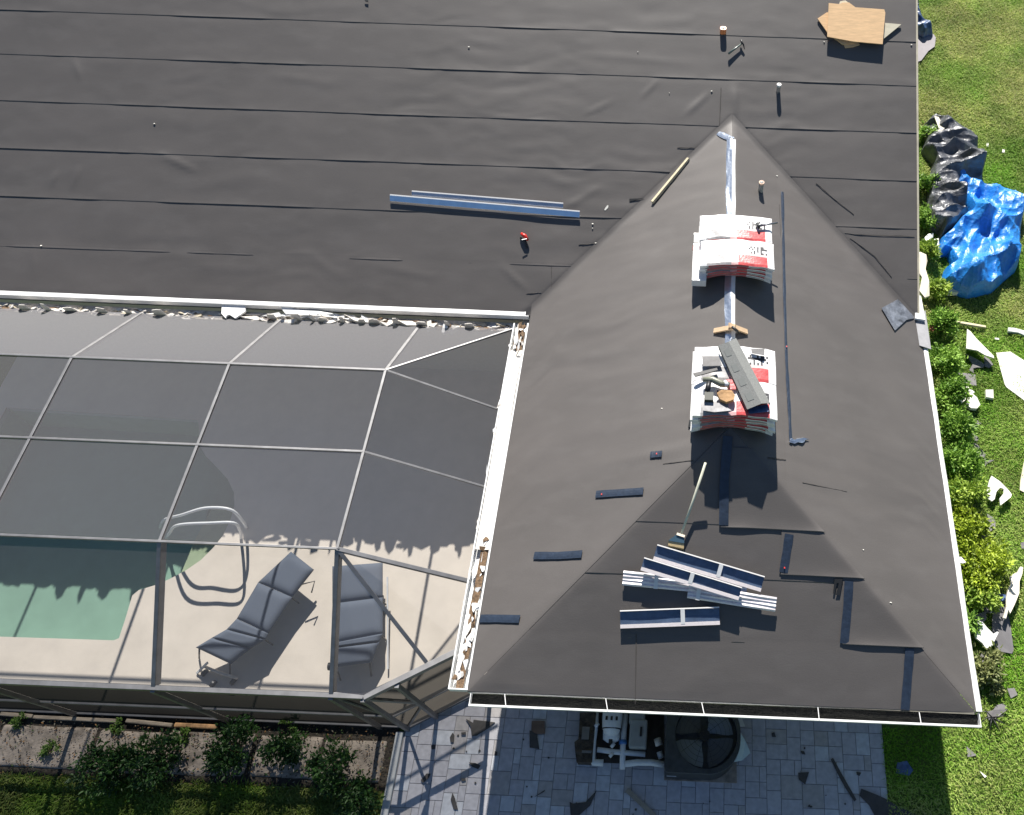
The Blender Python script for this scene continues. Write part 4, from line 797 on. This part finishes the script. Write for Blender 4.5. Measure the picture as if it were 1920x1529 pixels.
s = MB(); s.tube([at((1358,716), tz+.06), at((1364,724), tz+.06)], .03, 10); s.build('nose', PIPEW, ng, smooth=True)
slab('wrapper_scrap', [(1300,700),(1344,690),(1346,694),(1304,706)], ((0,0,1), tz), .03, .02, DARK, 'dark torn strap across the left of the second bundle stack', 'strap')
slab('wrapper_scrap', [(1316,668),(1348,668),(1354,686),(1318,687)], ((0,0,1), tz), .012, .008, WBLK, 'black printed wrapper flap near the top left of the second stack', 'wrapper')
slab('wrapper_scrap', [(1362,712),(1378,712),(1380,730),(1366,730)], ((0,0,1), tz), .014, .008, WRED, 'red wrapper flap right of the olive nail gun', 'wrapper')
slab('wrapper_scrap', [(1318,754),(1350,756),(1372,770),(1340,773),(1318,770)], ((0,0,1), tz), .012, .008, WGRY, 'grey printed wrapper flap at the front of the second stack', 'wrapper')
slab('wrapper_scrap', [(1408,654),(1434,654),(1433,666),(1410,662)], ((0,0,1), tz), .014, .008, WBLK, 'black printed flap at the top right of the second stack', 'wrapper')
slab('wrapper_scrap', [(1402,765),(1440,758),(1441,772),(1404,776)], ((0,0,1), tz-.03), .01, .008, NAVYT, 'blue sheet end under the lower end of the grey strip', 'wrapper')
slab('wrapper_scrap', [(1292,790),(1296,780),(1300,798),(1290,802)], PL_W, .03, .01, DARK, 'small dark scrap at the left foot of the second stack', 'scrap')
slab('plastic_scrap', [(1481,823),(1492,824),(1517,824),(1508,829),(1490,832),(1480,829)], PL_E, .03, .01, FOIL, 'shiny crumpled scrap at the lower end of the long seam tape', 'scrap', jag=.2)
slab('white_scrap', [(1133,394),(1135,390),(1139,385),(1141,386),(1140,390),(1135,395)], PL_MAIN, .012, .003, FOAM, 'slim white sliver right of the long blue metal lengths', 'scrap')
for i, (p, pl) in enumerate([((1111,420),PL_MAIN),((1111,428),PL_MAIN),((1117,456),PL_MAIN),((77,461),PL_MAIN),((289,232),PL_MAIN),((1196,97),PL_MAIN),((879,88),PL_MAIN),((1241,766),PL_W),((1334,171),PL_MAIN),((1545,78),PL_MAIN),((1709,84),PL_MAIN),((1255,174),PL_MAIN),((1457,330),PL_E),((1619,1031),PL_E),((1670,1130),PL_E)]):
    c = Vector(on(p, pl, .014)); sz = (.030,.02,.03,.025,.03,.018)[i % 6]*(1.5 if i in (7,3) else 1)*.42; s = MB(); rr = random.Random(i); an = [k*1.05+rr.random()*.6 for k in range(6)]
    s.prism([c+Vector((math.cos(q)*sz*rr.uniform(.7,1.5), math.sin(q)*sz*rr.uniform(.35,.8), rr.uniform(0,.003))) for q in an], tuple(-nrm(pl)*.006)); tag(s.build('white_scrap', FOAM), 'tiny white scrap lying on the dark felt', 'scrap', 'tiny white scraps on the roof')
slab('dark_scrap', [(683,0),(690,0),(690,4),(685,3)], PL_MAIN, .03, .01, DARK, 'tiny black scrap at the top edge of the roof', 'scrap')
slab('felt_strip', [(1565,1086),(1580,1086),(1575,1116),(1567,1116),(1573,1094),(1569,1093),(1565,1114),(1562,1113)], PL_S, .022, .004, DARK, 'black forked felt shred hanging below the third flap', 'felt scrap')
# ------------------------------------------------------------------ crumpled sheets on the lawn
def crumple(name, poly, z0, hgt, m, label, cat, seed, step=.022, fold=.09, smooth=False):
    P = np.array([at(p, z0)[:2] for p in poly]); mn = P.min(0)-.02; mx = P.max(0)+.02
    xs = np.arange(mn[0], mx[0], step); ys = np.arange(mn[1], mx[1], step); X, Y = np.meshgrid(xs, ys); ins = inside(X, Y, [tuple(p) for p in P])
    D = np.full(X.shape, 9.); CXp = X.copy(); CYp = Y.copy()
    for i in range(len(P)):
        a = P[i]; b = P[(i+1) % len(P)]; d = b-a; t = np.clip(((X-a[0])*d[0]+(Y-a[1])*d[1])/(d@d+1e-12), 0, 1); qx = a[0]+t*d[0]; qy = a[1]+t*d[1]; dd = np.hypot(X-qx, Y-qy); k = dd < D
        D = np.where(k, dd, D); CXp = np.where(k, qx, CXp); CYp = np.where(k, qy, CYp)
    r = np.random.RandomState(seed); H = np.zeros(X.shape); wx = X+.12*fbm(X*3+seed, Y*3, 2); wy = Y+.12*fbm(X*3, Y*3+seed, 2)
    for i in range(7):
        a = r.uniform(0, math.pi); f = r.uniform(.9, 3.6); ph = r.rand()*5; q = (wx*math.cos(a)+wy*math.sin(a))*f+ph; tri = np.abs(q-np.floor(q)-.5)*2
        H += tri**1.5*fold/f*2.2*(vn(X*1.5+i*9, Y*1.5+seed)+.75)
    H = H*np.clip(D/.07, 0, 1)**.6 + hgt*np.clip(D/.30, 0, 1)**.7*(.6+.9*(.5+fbm(X*1.8+seed, Y*1.8, 2))) + .01
    idx = -np.ones(X.shape, int); s = MB(); cells = []
    Xf = np.where(ins, X, CXp); Yf = np.where(ins, Y, CYp); Hf = np.where(ins, H, .012)
    cnt = {}
    for j in range(X.shape[0]-1):
        for i in range(X.shape[1]-1):
            c4 = ((j,i),(j,i+1),(j+1,i+1),(j+1,i))
            if sum(ins[c] for c in c4) >= 2 or ins[j, i]:
                f = []
                for c in c4:
                    if idx[c] < 0: idx[c] = len(s.v); s.v.append((Xf[c], Yf[c], .03+Hf[c]))
                    f.append(int(idx[c]))
                s.f.append((f[0], f[1], f[2])); s.f.append((f[0], f[2], f[3])); s.m += [0, 0]
                for q in range(4): e_ = (f[q], f[(q+1) % 4]); k = tuple(sorted(e_)); cnt[k] = cnt.get(k, 0)+1
    for (a, b), n__ in cnt.items():
        if n__ == 1:
            o_ = len(s.v); s.v += [(s.v[a][0], s.v[a][1], .005), (s.v[b][0], s.v[b][1], .005)]; s.f.append((a, b, o_+1, o_)); s.m.append(0)
    return tag(s.build(name, m, smooth=smooth), label, cat)
Z3 = lambda L_: [(1700+x*.2616, 180+y*.2616) for x, y in L_]
crumple('black_tarp', Z3([(120,200),(205,145),(300,210),(430,270),(510,330),(540,450),(548,610),(470,640),(420,720),(440,850),(400,880),(310,980),(240,1030),(230,960),(160,930),(140,850),(150,720),(160,620),(190,470),(110,380),(140,310)]), .15, .10, BLACKT, 'crumpled black plastic sheeting beside the hedge partly under the blue tarp', 'tarp', 3, fold=.09)
crumple('blue_tarp', Z3([(250,500),(390,500),(430,590),(560,640),(720,680),(840,790),(835,900),(822,1100),(795,1230),(720,1290),(620,1380),(450,1415),(370,1390),(250,1330),(280,1220),(330,1195),(305,1110),(235,1120),(240,1020),(310,960),(400,870),(445,850),(420,720),(330,640),(250,570)]), .2, .16, BLUET, 'crumpled bright blue tarp spread on the lawn', 'tarp', 11, fold=.085)
Z7 = lambda L_: [(1500+x*.21875, y*.21875) for x, y in L_]
crumple('navy_sheet', Z7([(940,-10),(1015,-10),(1025,90),(1060,160),(1130,260),(1145,295),(1100,300),(1060,325),(940,250)]), .1, .06, NAVYT, 'crumpled navy sheet poking out from under the roof at the top right', 'sheet', 5)
slab('felt_scrap', Z7([(940,250),(1000,285),(1060,322),(1110,300),(1145,290),(1165,320),(1155,400),(1100,440),(1040,520),(1000,535),(940,500)]), GP, .03, .012, mat('light_felt', (.32,.30,.31), .8, ns=8, na=.06), 'pale grey felt piece on the grass below the navy sheet', 'felt scrap', bend=.01)
# ------------------------------------------------------------------ debris on the lawn: name, px polygon, height, thickness, material, label
Za = lambda L_: [(1740+x*.1439, 580+y*.1439) for x, y in L_]
Zb = lambda L_: [(1740+x*.1439, 780+y*.1439) for x, y in L_]
Zc = lambda L_: [(1740+x*.17, 980+y*.17) for x, y in L_]
GREYF = mat('grey_felt', (.20,.19,.19), .8, ns=7, na=.12, bs=20, bd=.004)
D = [('foam_board', Za([(515,250),(560,285),(630,370),(760,500),(860,600),(865,630),(740,600),(640,545),(500,510)]), .22, .03, FOAM, 'cream triangular board propped on grey felt beside the hedge', 'board'),
 ('felt_scrap', Za([(490,585),(560,620),(690,680),(735,720),(720,765),(640,760),(590,770),(600,830),(540,790),(580,720)]), .05, .02, GREYF, 'pale grey felt tongue under the cream triangular board', 'felt scrap'),
 ('felt_scrap', Za([(735,610),(800,650),(850,720),(800,760),(740,740)]), .06, .02, GREYF, 'small grey felt flap right of the felt tongue', 'felt scrap'),
 ('foam_board', Za([(890,565),(1070,558),(1300,700),(1300,1220),(1250,1180),(1030,1015),(1005,980)]), .05, .03, FOAM, 'large white board cut off by the right edge', 'board'),
 ('timber_offcut', Za([(190,125),(320,140),(750,215),(755,240),(600,220),(300,165)]), .10, .04, TIMB, 'pale wooden stake on the grass above the triangular board', 'stake'),
 ('plastic_roll', Za([(1045,240),(1130,240),(1300,290),(1300,350),(1180,300),(1045,290)]), .08, .06, mat('white_sheet', (.66,.68,.66), .6, ns=9, na=.2), 'white rolled strip at the right edge above the large board', 'strip'),
 ('felt_scrap', Za([(280,805),(380,820),(620,850),(630,1000),(500,980),(400,930),(280,910)]), .04, .015, GREYF, 'square grey felt piece half under the hedge', 'felt scrap'),
 ('foam_board', Za([(350,1000),(420,950),(500,990),(610,1080),(540,1130),(430,1235),(330,1130)]), .10, .03, FOAM, 'cream broken board with a notch beside the hedge', 'board'),
 ('foam_block', Za([(540,1110),(590,1105),(640,1150),(685,1240),(640,1290),(560,1290),(505,1250)]), .14, .08, FOAM, 'rounded cream lump below the notched board', 'foam'),
 ('foam_block', Za([(755,1045),(850,1050),(858,1155),(760,1140)]), .10, .10, FOAM, 'small white cube alone on the grass', 'block'),
 ('felt_scrap', Zb([(480,60),(550,-20),(640,40),(700,95),(640,130),(600,200),(660,300),(640,350),(560,270),(540,230),(590,150)]), .03, .012, GREYF, 'torn grey felt strip right of the hedge below the cream lump', 'felt scrap'),
 ('felt_scrap', Zb([(550,330),(640,370),(700,440),(755,500),(740,540),(690,550),(580,510),(530,400)]), .04, .015, GREYF, 'grey crinkled felt patch in the hedge edge', 'felt scrap'),
 ('felt_scrap', Zb([(730,540),(780,570),(860,580),(770,620),(750,655)]), .03, .012, GREYF, 'tiny torn felt tail below the crinkled patch', 'felt scrap'),
 ('foam_board', Zb([(830,780),(940,850),(1040,950),(1095,1020),(1080,1060),(945,1165),(930,1080),(985,1010),(990,950),(940,935),(890,990),(870,1085),(835,1110),(790,1080),(770,980),(790,860)]), .16, .03, FOAM, 'white curled board with a round hole on the lawn', 'board'),
 ('foam_board', Zb([(1250,600),(1320,600),(1320,1000),(1250,995),(1195,970),(1210,820)]), .05, .02, PALEPLY, 'pale yellow board end at the right edge', 'board'),
 ('felt_scrap', Zb([(770,1270),(850,1320),(885,1380),(875,1470),(800,1510),(720,1525),(640,1480),(610,1370),(720,1380),(790,1350)]), .05, .015, GREYF, 'grey felt scrap above the yellow shrub', 'felt scrap'),
 ('felt_scrap', Zc([(545,100),(600,120),(700,150),(720,290),(670,310),(600,190)]), .10, .02, GREYF, 'ragged felt shred hanging in the yellow shrub', 'felt scrap'),
 ('felt_scrap', Zc([(708,810),(862,810),(880,1000),(905,1080),(945,1400),(930,1445),(740,1415),(735,1300),(705,1240),(712,1000)]), .05, .015, mat('mid_felt', (.15,.145,.15), .75, ns=5, na=.1), 'long grey felt rectangle on the lawn near the lower right', 'felt scrap'),
 ('sheet_scrap', Zc([(712,800),(790,785),(862,800),(862,870),(708,855)]), .10, .01, NAVYT, 'folded blue end of the long felt rectangle', 'scrap'),
 ('plastic_scrap', Zc([(675,780),(705,840),(708,990),(690,1000),(690,900)]), .09, .02, WHT, 'thin white strip along the left of the felt rectangle', 'strip'),
 ('foam_board', Zc([(550,1080),(600,1100),(650,1160),(720,1230),(760,1205),(778,1215),(740,1290),(700,1380),(640,1385),(605,1330),(530,1270),(512,1190),(525,1110)]), .16, .05, mat('bright_board', (.85,.84,.80), .6), 'white torn piece lying left on the felt rectangle', 'board'),
 ('wrapper_roll', Zc([(1020,485),(1050,495),(1045,560),(1010,650),(1005,780),(960,900),(905,1005),(885,960),(860,1060),(830,1050),(865,930),(870,820),(885,740),(915,680),(905,600),(940,570),(990,545)]), .18, .05, mat('cream_film', (.80,.74,.64), .5, ns=9, na=.05), 'long cream twisted wrapper lying on the felt rectangle', 'wrapper'),
 ('felt_scrap', Zc([(530,1010),(640,980),(650,1060),(600,1110),(540,1080),(470,1030)]), .05, .02, GREYF, 'grey scrap above the white torn piece', 'felt scrap'),
 ('felt_scrap', Zc([(590,940),(690,930),(690,1000),(640,990)]), .05, .02, GREYF, 'small grey scrap left of the white strip', 'felt scrap'),
 ('felt_scrap', Zc([(600,1420),(700,1430),(700,1540),(620,1600),(540,1580)]), .04, .02, GREYF, 'grey scrap below the white torn piece', 'felt scrap'),
 ('foam_board', Zc([(330,380),(370,375),(425,435),(380,450),(345,440)]), .5, .03, FOAM, 'small white chip caught in the hedge by the eave', 'chip'),
 ('wrapper_film', Z3([(62,1120),(100,1118),(140,1140),(150,1180),(135,1240),(160,1330),(165,1430),(130,1450),(90,1400),(110,1300),(80,1260),(62,1200)]), .9, .04, mat('cream_wrap', (.68,.62,.50), .6, ns=8, na=.1), 'cream plastic film draped over the hedge next to the roof corner', 'film'),
 ('foam_block', Z3([(320,1310),(345,1320),(355,1370),(378,1385),(370,1410),(300,1410),(288,1380),(315,1350)]), .14, .10, FOAM, 'cream lump at the lower left edge of the blue tarp', 'foam'),
 ('foam_block', Z3([(140,1040),(230,1020),(235,1088),(160,1092)]), .2, .10, FOAM, 'white block left of the blue tarp', 'block'),
 ('plastic_scrap', Z3([(130,1015),(150,990),(190,985),(190,1010),(150,1060)]), .2, .03, WHT, 'small white film beside the white block', 'film'),
 ('wrapper_film', Z3([(200,140),(230,150),(250,180),(295,185),(300,205),(265,240),(245,270),(215,275),(230,240)]), .38, .03, mat('cream_bag', (.72,.68,.55), .6), 'cream rag lying on top of the black sheeting', 'rag'),
 ('plastic_scrap', [(1838,318),(1842,318),(1842,340),(1836,334)], .03, .01, GREYF, 'grey sliver at the right edge of the black sheeting', 'scrap'),
 ('white_chip', [(1850,268),(1854,268),(1854,274),(1850,274)], .04, .03, FOAM, 'upper tiny white chip on the grass right of the black sheeting', 'chip'),
 ('white_chip', [(1879,281),(1884,282),(1883,287),(1879,286)], .04, .03, FOAM, 'lower tiny cream chip on the grass right of the black sheeting', 'chip'),
 ('white_chip', [(1865,634),(1873,635),(1873,638),(1865,637)], .04, .02, FOAM, 'small pale chip right of the triangular board', 'chip'),
 ('brick_chip', [(1744,604),(1753,602),(1758,612),(1750,620),(1744,616)], .3, .05, mat('brick_red', (.45,.16,.09), .8, ns=20, na=.5), 'reddish broken piece in the hedge at the roof corner', 'rubble'),
 ('felt_scrap', [(1812,1400),(1832,1417),(1814,1420)], .03, .012, GREYF, 'small triangular grey felt scrap on the lower right lawn', 'felt scrap'),
 ('white_chip', [(1836,1446),(1850,1456),(1846,1459)], .04, .01, FOAM, 'thin white sliver on the lower right lawn', 'chip'),
 ('felt_scrap', [(1868,1323),(1884,1318),(1890,1330),(1866,1348),(1855,1352),(1850,1335),(1862,1332)], .05, .02, GREYF, 'grey crumpled felt scrap right of the lower roof corner', 'felt scrap'),
 ('felt_scrap', [(1888,1292),(1902,1290),(1908,1303),(1895,1310)], .04, .02, GREYF, 'small dark felt scrap above the crumpled one', 'felt scrap'),
 ('felt_scrap', [(1914,1018),(1925,1015),(1925,1030),(1916,1028)], .04, .02, GREYF, 'small dark scrap at the right edge beside the yellow shrub', 'felt scrap'),
 ('felt_scrap', [(1683,1430),(1700,1427),(1712,1445),(1705,1455),(1680,1450)], .04, .02, NAVYT, 'dark blue scrap on the shaded grass beside the patio', 'felt scrap')]
for i, (nm, pts, h_, th, m_, lb, ct) in enumerate(D):
    slab(nm, pts, ((0,0,1), 0.0), h_, min(th, h_), m_, lb, ct, bend=.012 if h_ < .2 else .02, seed=i)
# debris on the patio
Zp = lambda L_: [(620+x*.2282, 1180+y*.2282) for x, y in L_]
FELTD = mat('torn_felt', (.075,.07,.066), .8, ns=9, na=.2)
PD = [(Zp([(1110,735),(1170,770),(1175,745),(1270,755),(1350,765),(1300,810),(1200,875),(1160,880),(1150,800)]), 'largest torn black felt piece near the pool cage corner'),
 (Zp([(1000,850),(1015,870),(1010,930),(985,930),(978,890)]), 'narrow black felt chip below the cage corner'),
 (Zp([(1072,850),(1110,845),(1110,865),(1075,868)]), 'short black felt bar beside the largest torn piece'),
 (Zp([(825,955),(860,950),(858,985),(828,988)]), 'square black chip in the left post shadow'),
 (Zp([(1350,1000),(1370,1010),(1365,1040),(1345,1038)]), 'black chip in the right post shadow'),
 (Zp([(1135,1095),(1190,1100),(1230,1120),(1210,1150),(1160,1130)]), 'crumpled black chip on the slanting shadow'),
 (Zp([(790,1185),(820,1190),(800,1230),(755,1265),(740,1240)]), 'diagonal black chip left of the post shadow'),
 (Zp([(1000,1345),(1020,1390),(1045,1485),(1010,1480),(985,1400)]), 'long black felt sliver near the bottom edge'),
 (Zp([(1070,1230),(1105,1225),(1110,1245),(1080,1250)]), 'small brown chip above the long sliver'),
 ([(993,1370),(1006,1372),(1011,1405),(993,1402)], 'black felt wedge below the brown square tile'),
 ([(1068,1504),(1074,1507),(1098,1504),(1119,1482),(1107,1510),(1086,1529),(1070,1529)], 'black boomerang shaped felt piece at the bottom edge'),
 ([(1001,1495),(1022,1481),(1020,1485),(1005,1493)], 'thin black splinter left of the boomerang piece'),
 ([(1558,1424),(1562,1421),(1576,1447),(1606,1500),(1602,1503),(1585,1478),(1570,1450)], 'long thin black strip across the pavers'),
 ([(1615,1479),(1640,1489),(1658,1497),(1690,1515),(1720,1529),(1640,1529),(1630,1510),(1612,1492)], 'large black felt sheet at the bottom edge of the patio'),
 ([(1497,1449),(1517,1448),(1510,1471),(1498,1462)], 'black felt trapezoid right of the condenser'),
 ([(1447,1375),(1452,1373),(1455,1382),(1448,1382)], 'small black chip right of the condenser'),
 ([(1501,1408),(1508,1409),(1510,1415),(1504,1414)], 'small black chip above the felt trapezoid'),
 ([(1606,1447),(1615,1449),(1612,1455),(1607,1453)], 'small black chip near the long thin strip')]
for i, (pts, lb) in enumerate(PD): slab('felt_scrap', pts, ((0,0,1), .012), .02, .012, FELTD, lb, 'felt scrap', 'black felt scraps on the patio', bend=.006, seed=i)
slab('clay_tile', [(997,1352),(1021,1352),(1021,1376),(1004,1376),(996,1370)], ((0,0,1), .012), .04, .03, mat('brown_tile', (.20,.13,.09), .8, ns=8, na=.2), 'square brown tile on the pavers near the gutter', 'tile')
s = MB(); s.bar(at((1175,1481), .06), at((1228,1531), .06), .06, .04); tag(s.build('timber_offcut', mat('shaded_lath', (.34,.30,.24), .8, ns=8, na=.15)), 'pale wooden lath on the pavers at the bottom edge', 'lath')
rr = random.Random(3)
for i in range(34):
    x = rr.uniform(-1.0, 5.2); y = rr.uniform(-1.5, -.75) if 1.2 < x < 3.6 else rr.uniform(-1.5, -.1); s = MB(); k = rr.uniform(.008, .02)
    s.prism([(x+k*math.cos(q)*rr.uniform(.6,1.3), y+k*math.sin(q)*rr.uniform(.6,1.3), .022) for q in (0,1.2,2.3,3.6,5)], (0,0,-.01)); tag(s.build('felt_crumb', FELTD), 'tiny black felt crumb on the patio pavers', 'crumb', 'black crumbs on the patio')
# wood edging and stones in the garden strip
s = MB()
for (a, b, z) in (((0,1338),(60,1343),.09), ((62,1344),(225,1352),.07)): s.bar(at(a, z), at(b, z), .05, .06)
tag(s.build('timber_edging', mat('grey_timber', (.30,.25,.19), .9, ns=7, na=.4, stretch=(1,8,1)), bevel=.008), 'weathered timber edging along the foot of the pool cage at the left', 'edging')
s = MB(); s.bar(at((235,1351), .08), at((322,1360), .08), .055, .06); tag(s.build('log', MATS['grey_timber'], bevel=.015), 'grey log lying along the cage foot in the middle', 'log')
s = MB(); s.bar(at((326,1359), .08), at((406,1363), .08), .06, .06); tag(s.build('log', mat('orange_log', (.42,.24,.11), .8, ns=9, na=.5), bevel=.015), 'orange brown split log lying at the cage foot right of the grey one', 'log')
# fallen leaves and grit nobody could count
n_ = 2600; x = RS.uniform(-8.2, -1.45, n_); y = RS.uniform(-.9, -.08, n_); s = MB(); cl = []
for i in range(n_):
    a = RS.uniform(0, 6.28); k = RS.uniform(.006, .022); z = .05+RS.uniform(0, .006); s.add([(x[i]+k*math.cos(a+q)*m_, y[i]+k*math.sin(a+q)*m_, z+RS.uniform(-.004,.004)) for q, m_ in ((0,1),(1.6,.45),(3.14,1),(4.7,.45))], [(0,1,2,3)])
    cl.append(np.array([(.10,.06,.03),(.30,.17,.07),(.035,.03,.025),(.22,.20,.15),(.06,.10,.03)][RS.choice(5, p=[.35,.12,.28,.15,.10])]))
o = s.build('leaf_litter', vcol_mat('litter', .9), recalc=False); arr = np.ones((len(o.data.loops), 4)); arr[:,:3] = np.repeat(np.array(cl), 4, 0); a_ = o.data.color_attributes.new('col', 'FLOAT_COLOR', 'CORNER'); a_.data.foreach_set('color', arr.reshape(-1)); struct(o, 'stuff'); tag(o, 'brown leaf litter and grit over the slabs behind the pool cage', 'leaf litter')
# ------------------------------------------------------------------ shrubs
def shrub(loc, rad, hgt, n, cols, label, leaf=.035, seed=0, name='shrub', group=None, lo=.15):
    r = np.random.RandomState(seed+100); o = thing(name, (loc[0], loc[1], 0), label, 'shrub', group)
    # clumps of leaves round several branch tips
    nb = max(6, int(n/90)); th = r.uniform(0, 2*math.pi, nb); rr_ = rad*np.sqrt(r.uniform(0, 1, nb))*.9; tz_ = hgt*(lo+(1-lo)*r.uniform(.25, 1, nb))*(1-.4*(rr_/rad)**2)
    tips = np.stack([rr_*np.cos(th), rr_*np.sin(th), tz_], -1)
    s = MB()
    for t in tips[:26]: s.tube([(loc[0], loc[1], 0), (loc[0]+t[0]*.4, loc[1]+t[1]*.4, t[2]*.5), (loc[0]+t[0], loc[1]+t[1], t[2])], [.012,.007,.003], 5)
    s.build('stem', BARK, o, smooth=True)
    k = r.randint(0, nb, n); base = tips[k]+r.normal(0, 1, (n, 3))*np.array([rad*.20, rad*.20, hgt*.13]); base[:,2] = np.clip(base[:,2], .03, hgt*1.15)
    d = r.normal(0, 1, (n, 3)); d[:,2] = np.abs(d[:,2])*.5; d += (base-np.array([0,0,hgt*.4]))*1.5; d /= np.linalg.norm(d, axis=1)[:,None]
    sd = np.cross(d, r.normal(0, 1, (n, 3))); sd[:,2] *= .5; sd /= np.linalg.norm(sd, axis=1)[:,None]; nn = np.cross(d, sd); ln = leaf*r.uniform(.6, 1.5, n)[:,None]
    v = np.zeros((n, 6, 3)); v[:,0] = base; v[:,1] = base+d*ln*.35+sd*ln*.30; v[:,2] = base+d*ln*.8+sd*ln*.22; v[:,3] = base+d*ln*1.25-nn*ln*.15; v[:,4] = base+d*ln*.8-sd*ln*.22; v[:,5] = base+d*ln*.35-sd*ln*.30
    v[:,[1,2,4,5]] += (nn*ln*.12)[:,None]
    me = bpy.data.meshes.new('foliage'); me.vertices.add(n*6); me.vertices.foreach_set('co', v.reshape(-1)); idx = (np.arange(n)[:,None]*6+np.array([0,1,2,3,0,3,4,5])[None]).reshape(-1)
    me.loops.add(n*8); me.loops.foreach_set('vertex_index', idx.astype(np.int32)); me.polygons.add(n*2); me.polygons.foreach_set('loop_start', (np.arange(n*2)*4).astype(np.int32)); me.update(calc_edges=True); me.materials.append(LEAF)
    cl = np.array(cols); w_ = r.rand(n)**1.3; ck = r.rand(nb)[k]; w_ = np.clip(.5*w_+.6*ck, 0, 1)[:,None]; c = np.ones((n, 8, 4)); c[:,:,:3] = (cl[0]*(1-w_)+cl[1]*w_)[:,None,:]
    a_ = me.color_attributes.new('col', 'FLOAT_COLOR', 'CORNER'); a_.data.foreach_set('color', c.reshape(-1)); f = bpy.data.objects.new('foliage', me); scene.collection.objects.link(f); f.parent = o; return o
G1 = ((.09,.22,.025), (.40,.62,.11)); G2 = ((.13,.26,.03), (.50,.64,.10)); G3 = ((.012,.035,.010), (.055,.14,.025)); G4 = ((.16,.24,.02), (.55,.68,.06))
hedge = [((1740,245),.16,.55,500,G1,'small shrub at the top of the hedge left of the black sheeting'),((1738,340),.18,.6,700,G1,'hedge shrub left of the middle of the black sheeting'),((1741,405),.19,.65,800,G1,'hedge shrub left of the upper blue tarp'),
 ((1744,465),.18,.6,700,G2,'hedge shrub left of the lower blue tarp'),((1760,545),.20,.5,800,G2,'low pale shrub just below the blue tarp'),((1768,605),.23,.7,1200,G1,'hedge shrub by the roof corner under the wooden stake'),
 ((1775,672),.24,.75,1400,G1,'hedge shrub left of the triangular board'),((1790,738),.24,.75,1400,G1,'hedge shrub left of the notched cream board'),((1797,800),.25,.75,1500,G1,'dense green hedge shrub left of the torn felt strip'),
 ((1803,862),.24,.7,1400,G1,'green hedge shrub left of the crinkled felt patch'),((1812,925),.27,.65,1500,G2,'pale green hedge shrub left of the board with a hole'),((1815,985),.25,.6,1300,G4,'yellow spotted low shrub above the bright yellow one'),
 ((1838,1052),.34,.7,2400,G4,'largest bright yellow green shrub beside the eave'),((1842,1110),.22,.5,900,G2,'small shrub just below the bright yellow one'),((1818,1165),.16,.4,400,G1,'sparse shrub left of the white torn piece'),((1858,1250),.26,.35,900,((.12,.16,.05),(.34,.36,.14)),'dry pale weedy clump right of the lower eave')]
for i, (p, rd, hg, n_, cs, lb) in enumerate(hedge): q = at(p, hg*.45); shrub(q, rd*1.15, hg*.7, int(n_*1.1), cs, lb, .052, i, group='hedge shrubs along the east wall')
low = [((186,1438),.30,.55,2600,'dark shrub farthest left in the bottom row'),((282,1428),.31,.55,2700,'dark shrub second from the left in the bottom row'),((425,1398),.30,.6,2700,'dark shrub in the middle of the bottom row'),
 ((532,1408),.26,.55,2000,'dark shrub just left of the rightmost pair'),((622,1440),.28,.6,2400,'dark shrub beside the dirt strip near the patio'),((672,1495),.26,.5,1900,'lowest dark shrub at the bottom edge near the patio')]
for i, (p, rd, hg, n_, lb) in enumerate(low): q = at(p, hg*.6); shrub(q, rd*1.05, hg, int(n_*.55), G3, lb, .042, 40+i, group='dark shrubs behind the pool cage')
for i, (p, lb) in enumerate([((95,1408),'small bright weed on the concrete at the far left'),((222,1360),'tiny weed between slabs near the log'),((345,1378),'small weed by the orange log'),((40,1350),'small faded weed in the corner at the left edge'),((545,1355),'trailing weed at the cage foot in front of the bottom shrubs')]):
    q = at(p, .05); shrub(q, .11, .14, 170, ((.05,.12,.02),(.2,.32,.06)), lb, .03, 70+i, name='weed', group='weeds in the garden strip')
q = at((1862,1345), .1); s = MB()
for k in range(6): a = 2.6+k*.75; s.tube([(q[0], q[1], .06), (q[0]+.12*math.cos(a), q[1]+.12*math.sin(a), .16), (q[0]+.24*math.cos(a+.3), q[1]+.24*math.sin(a+.3), .03)], [.012,.008,.003], 5)
tag(s.build('dark_strap', DARK, smooth=True), 'tangle of black straps on the grass by the lower roof corner', 'strap')
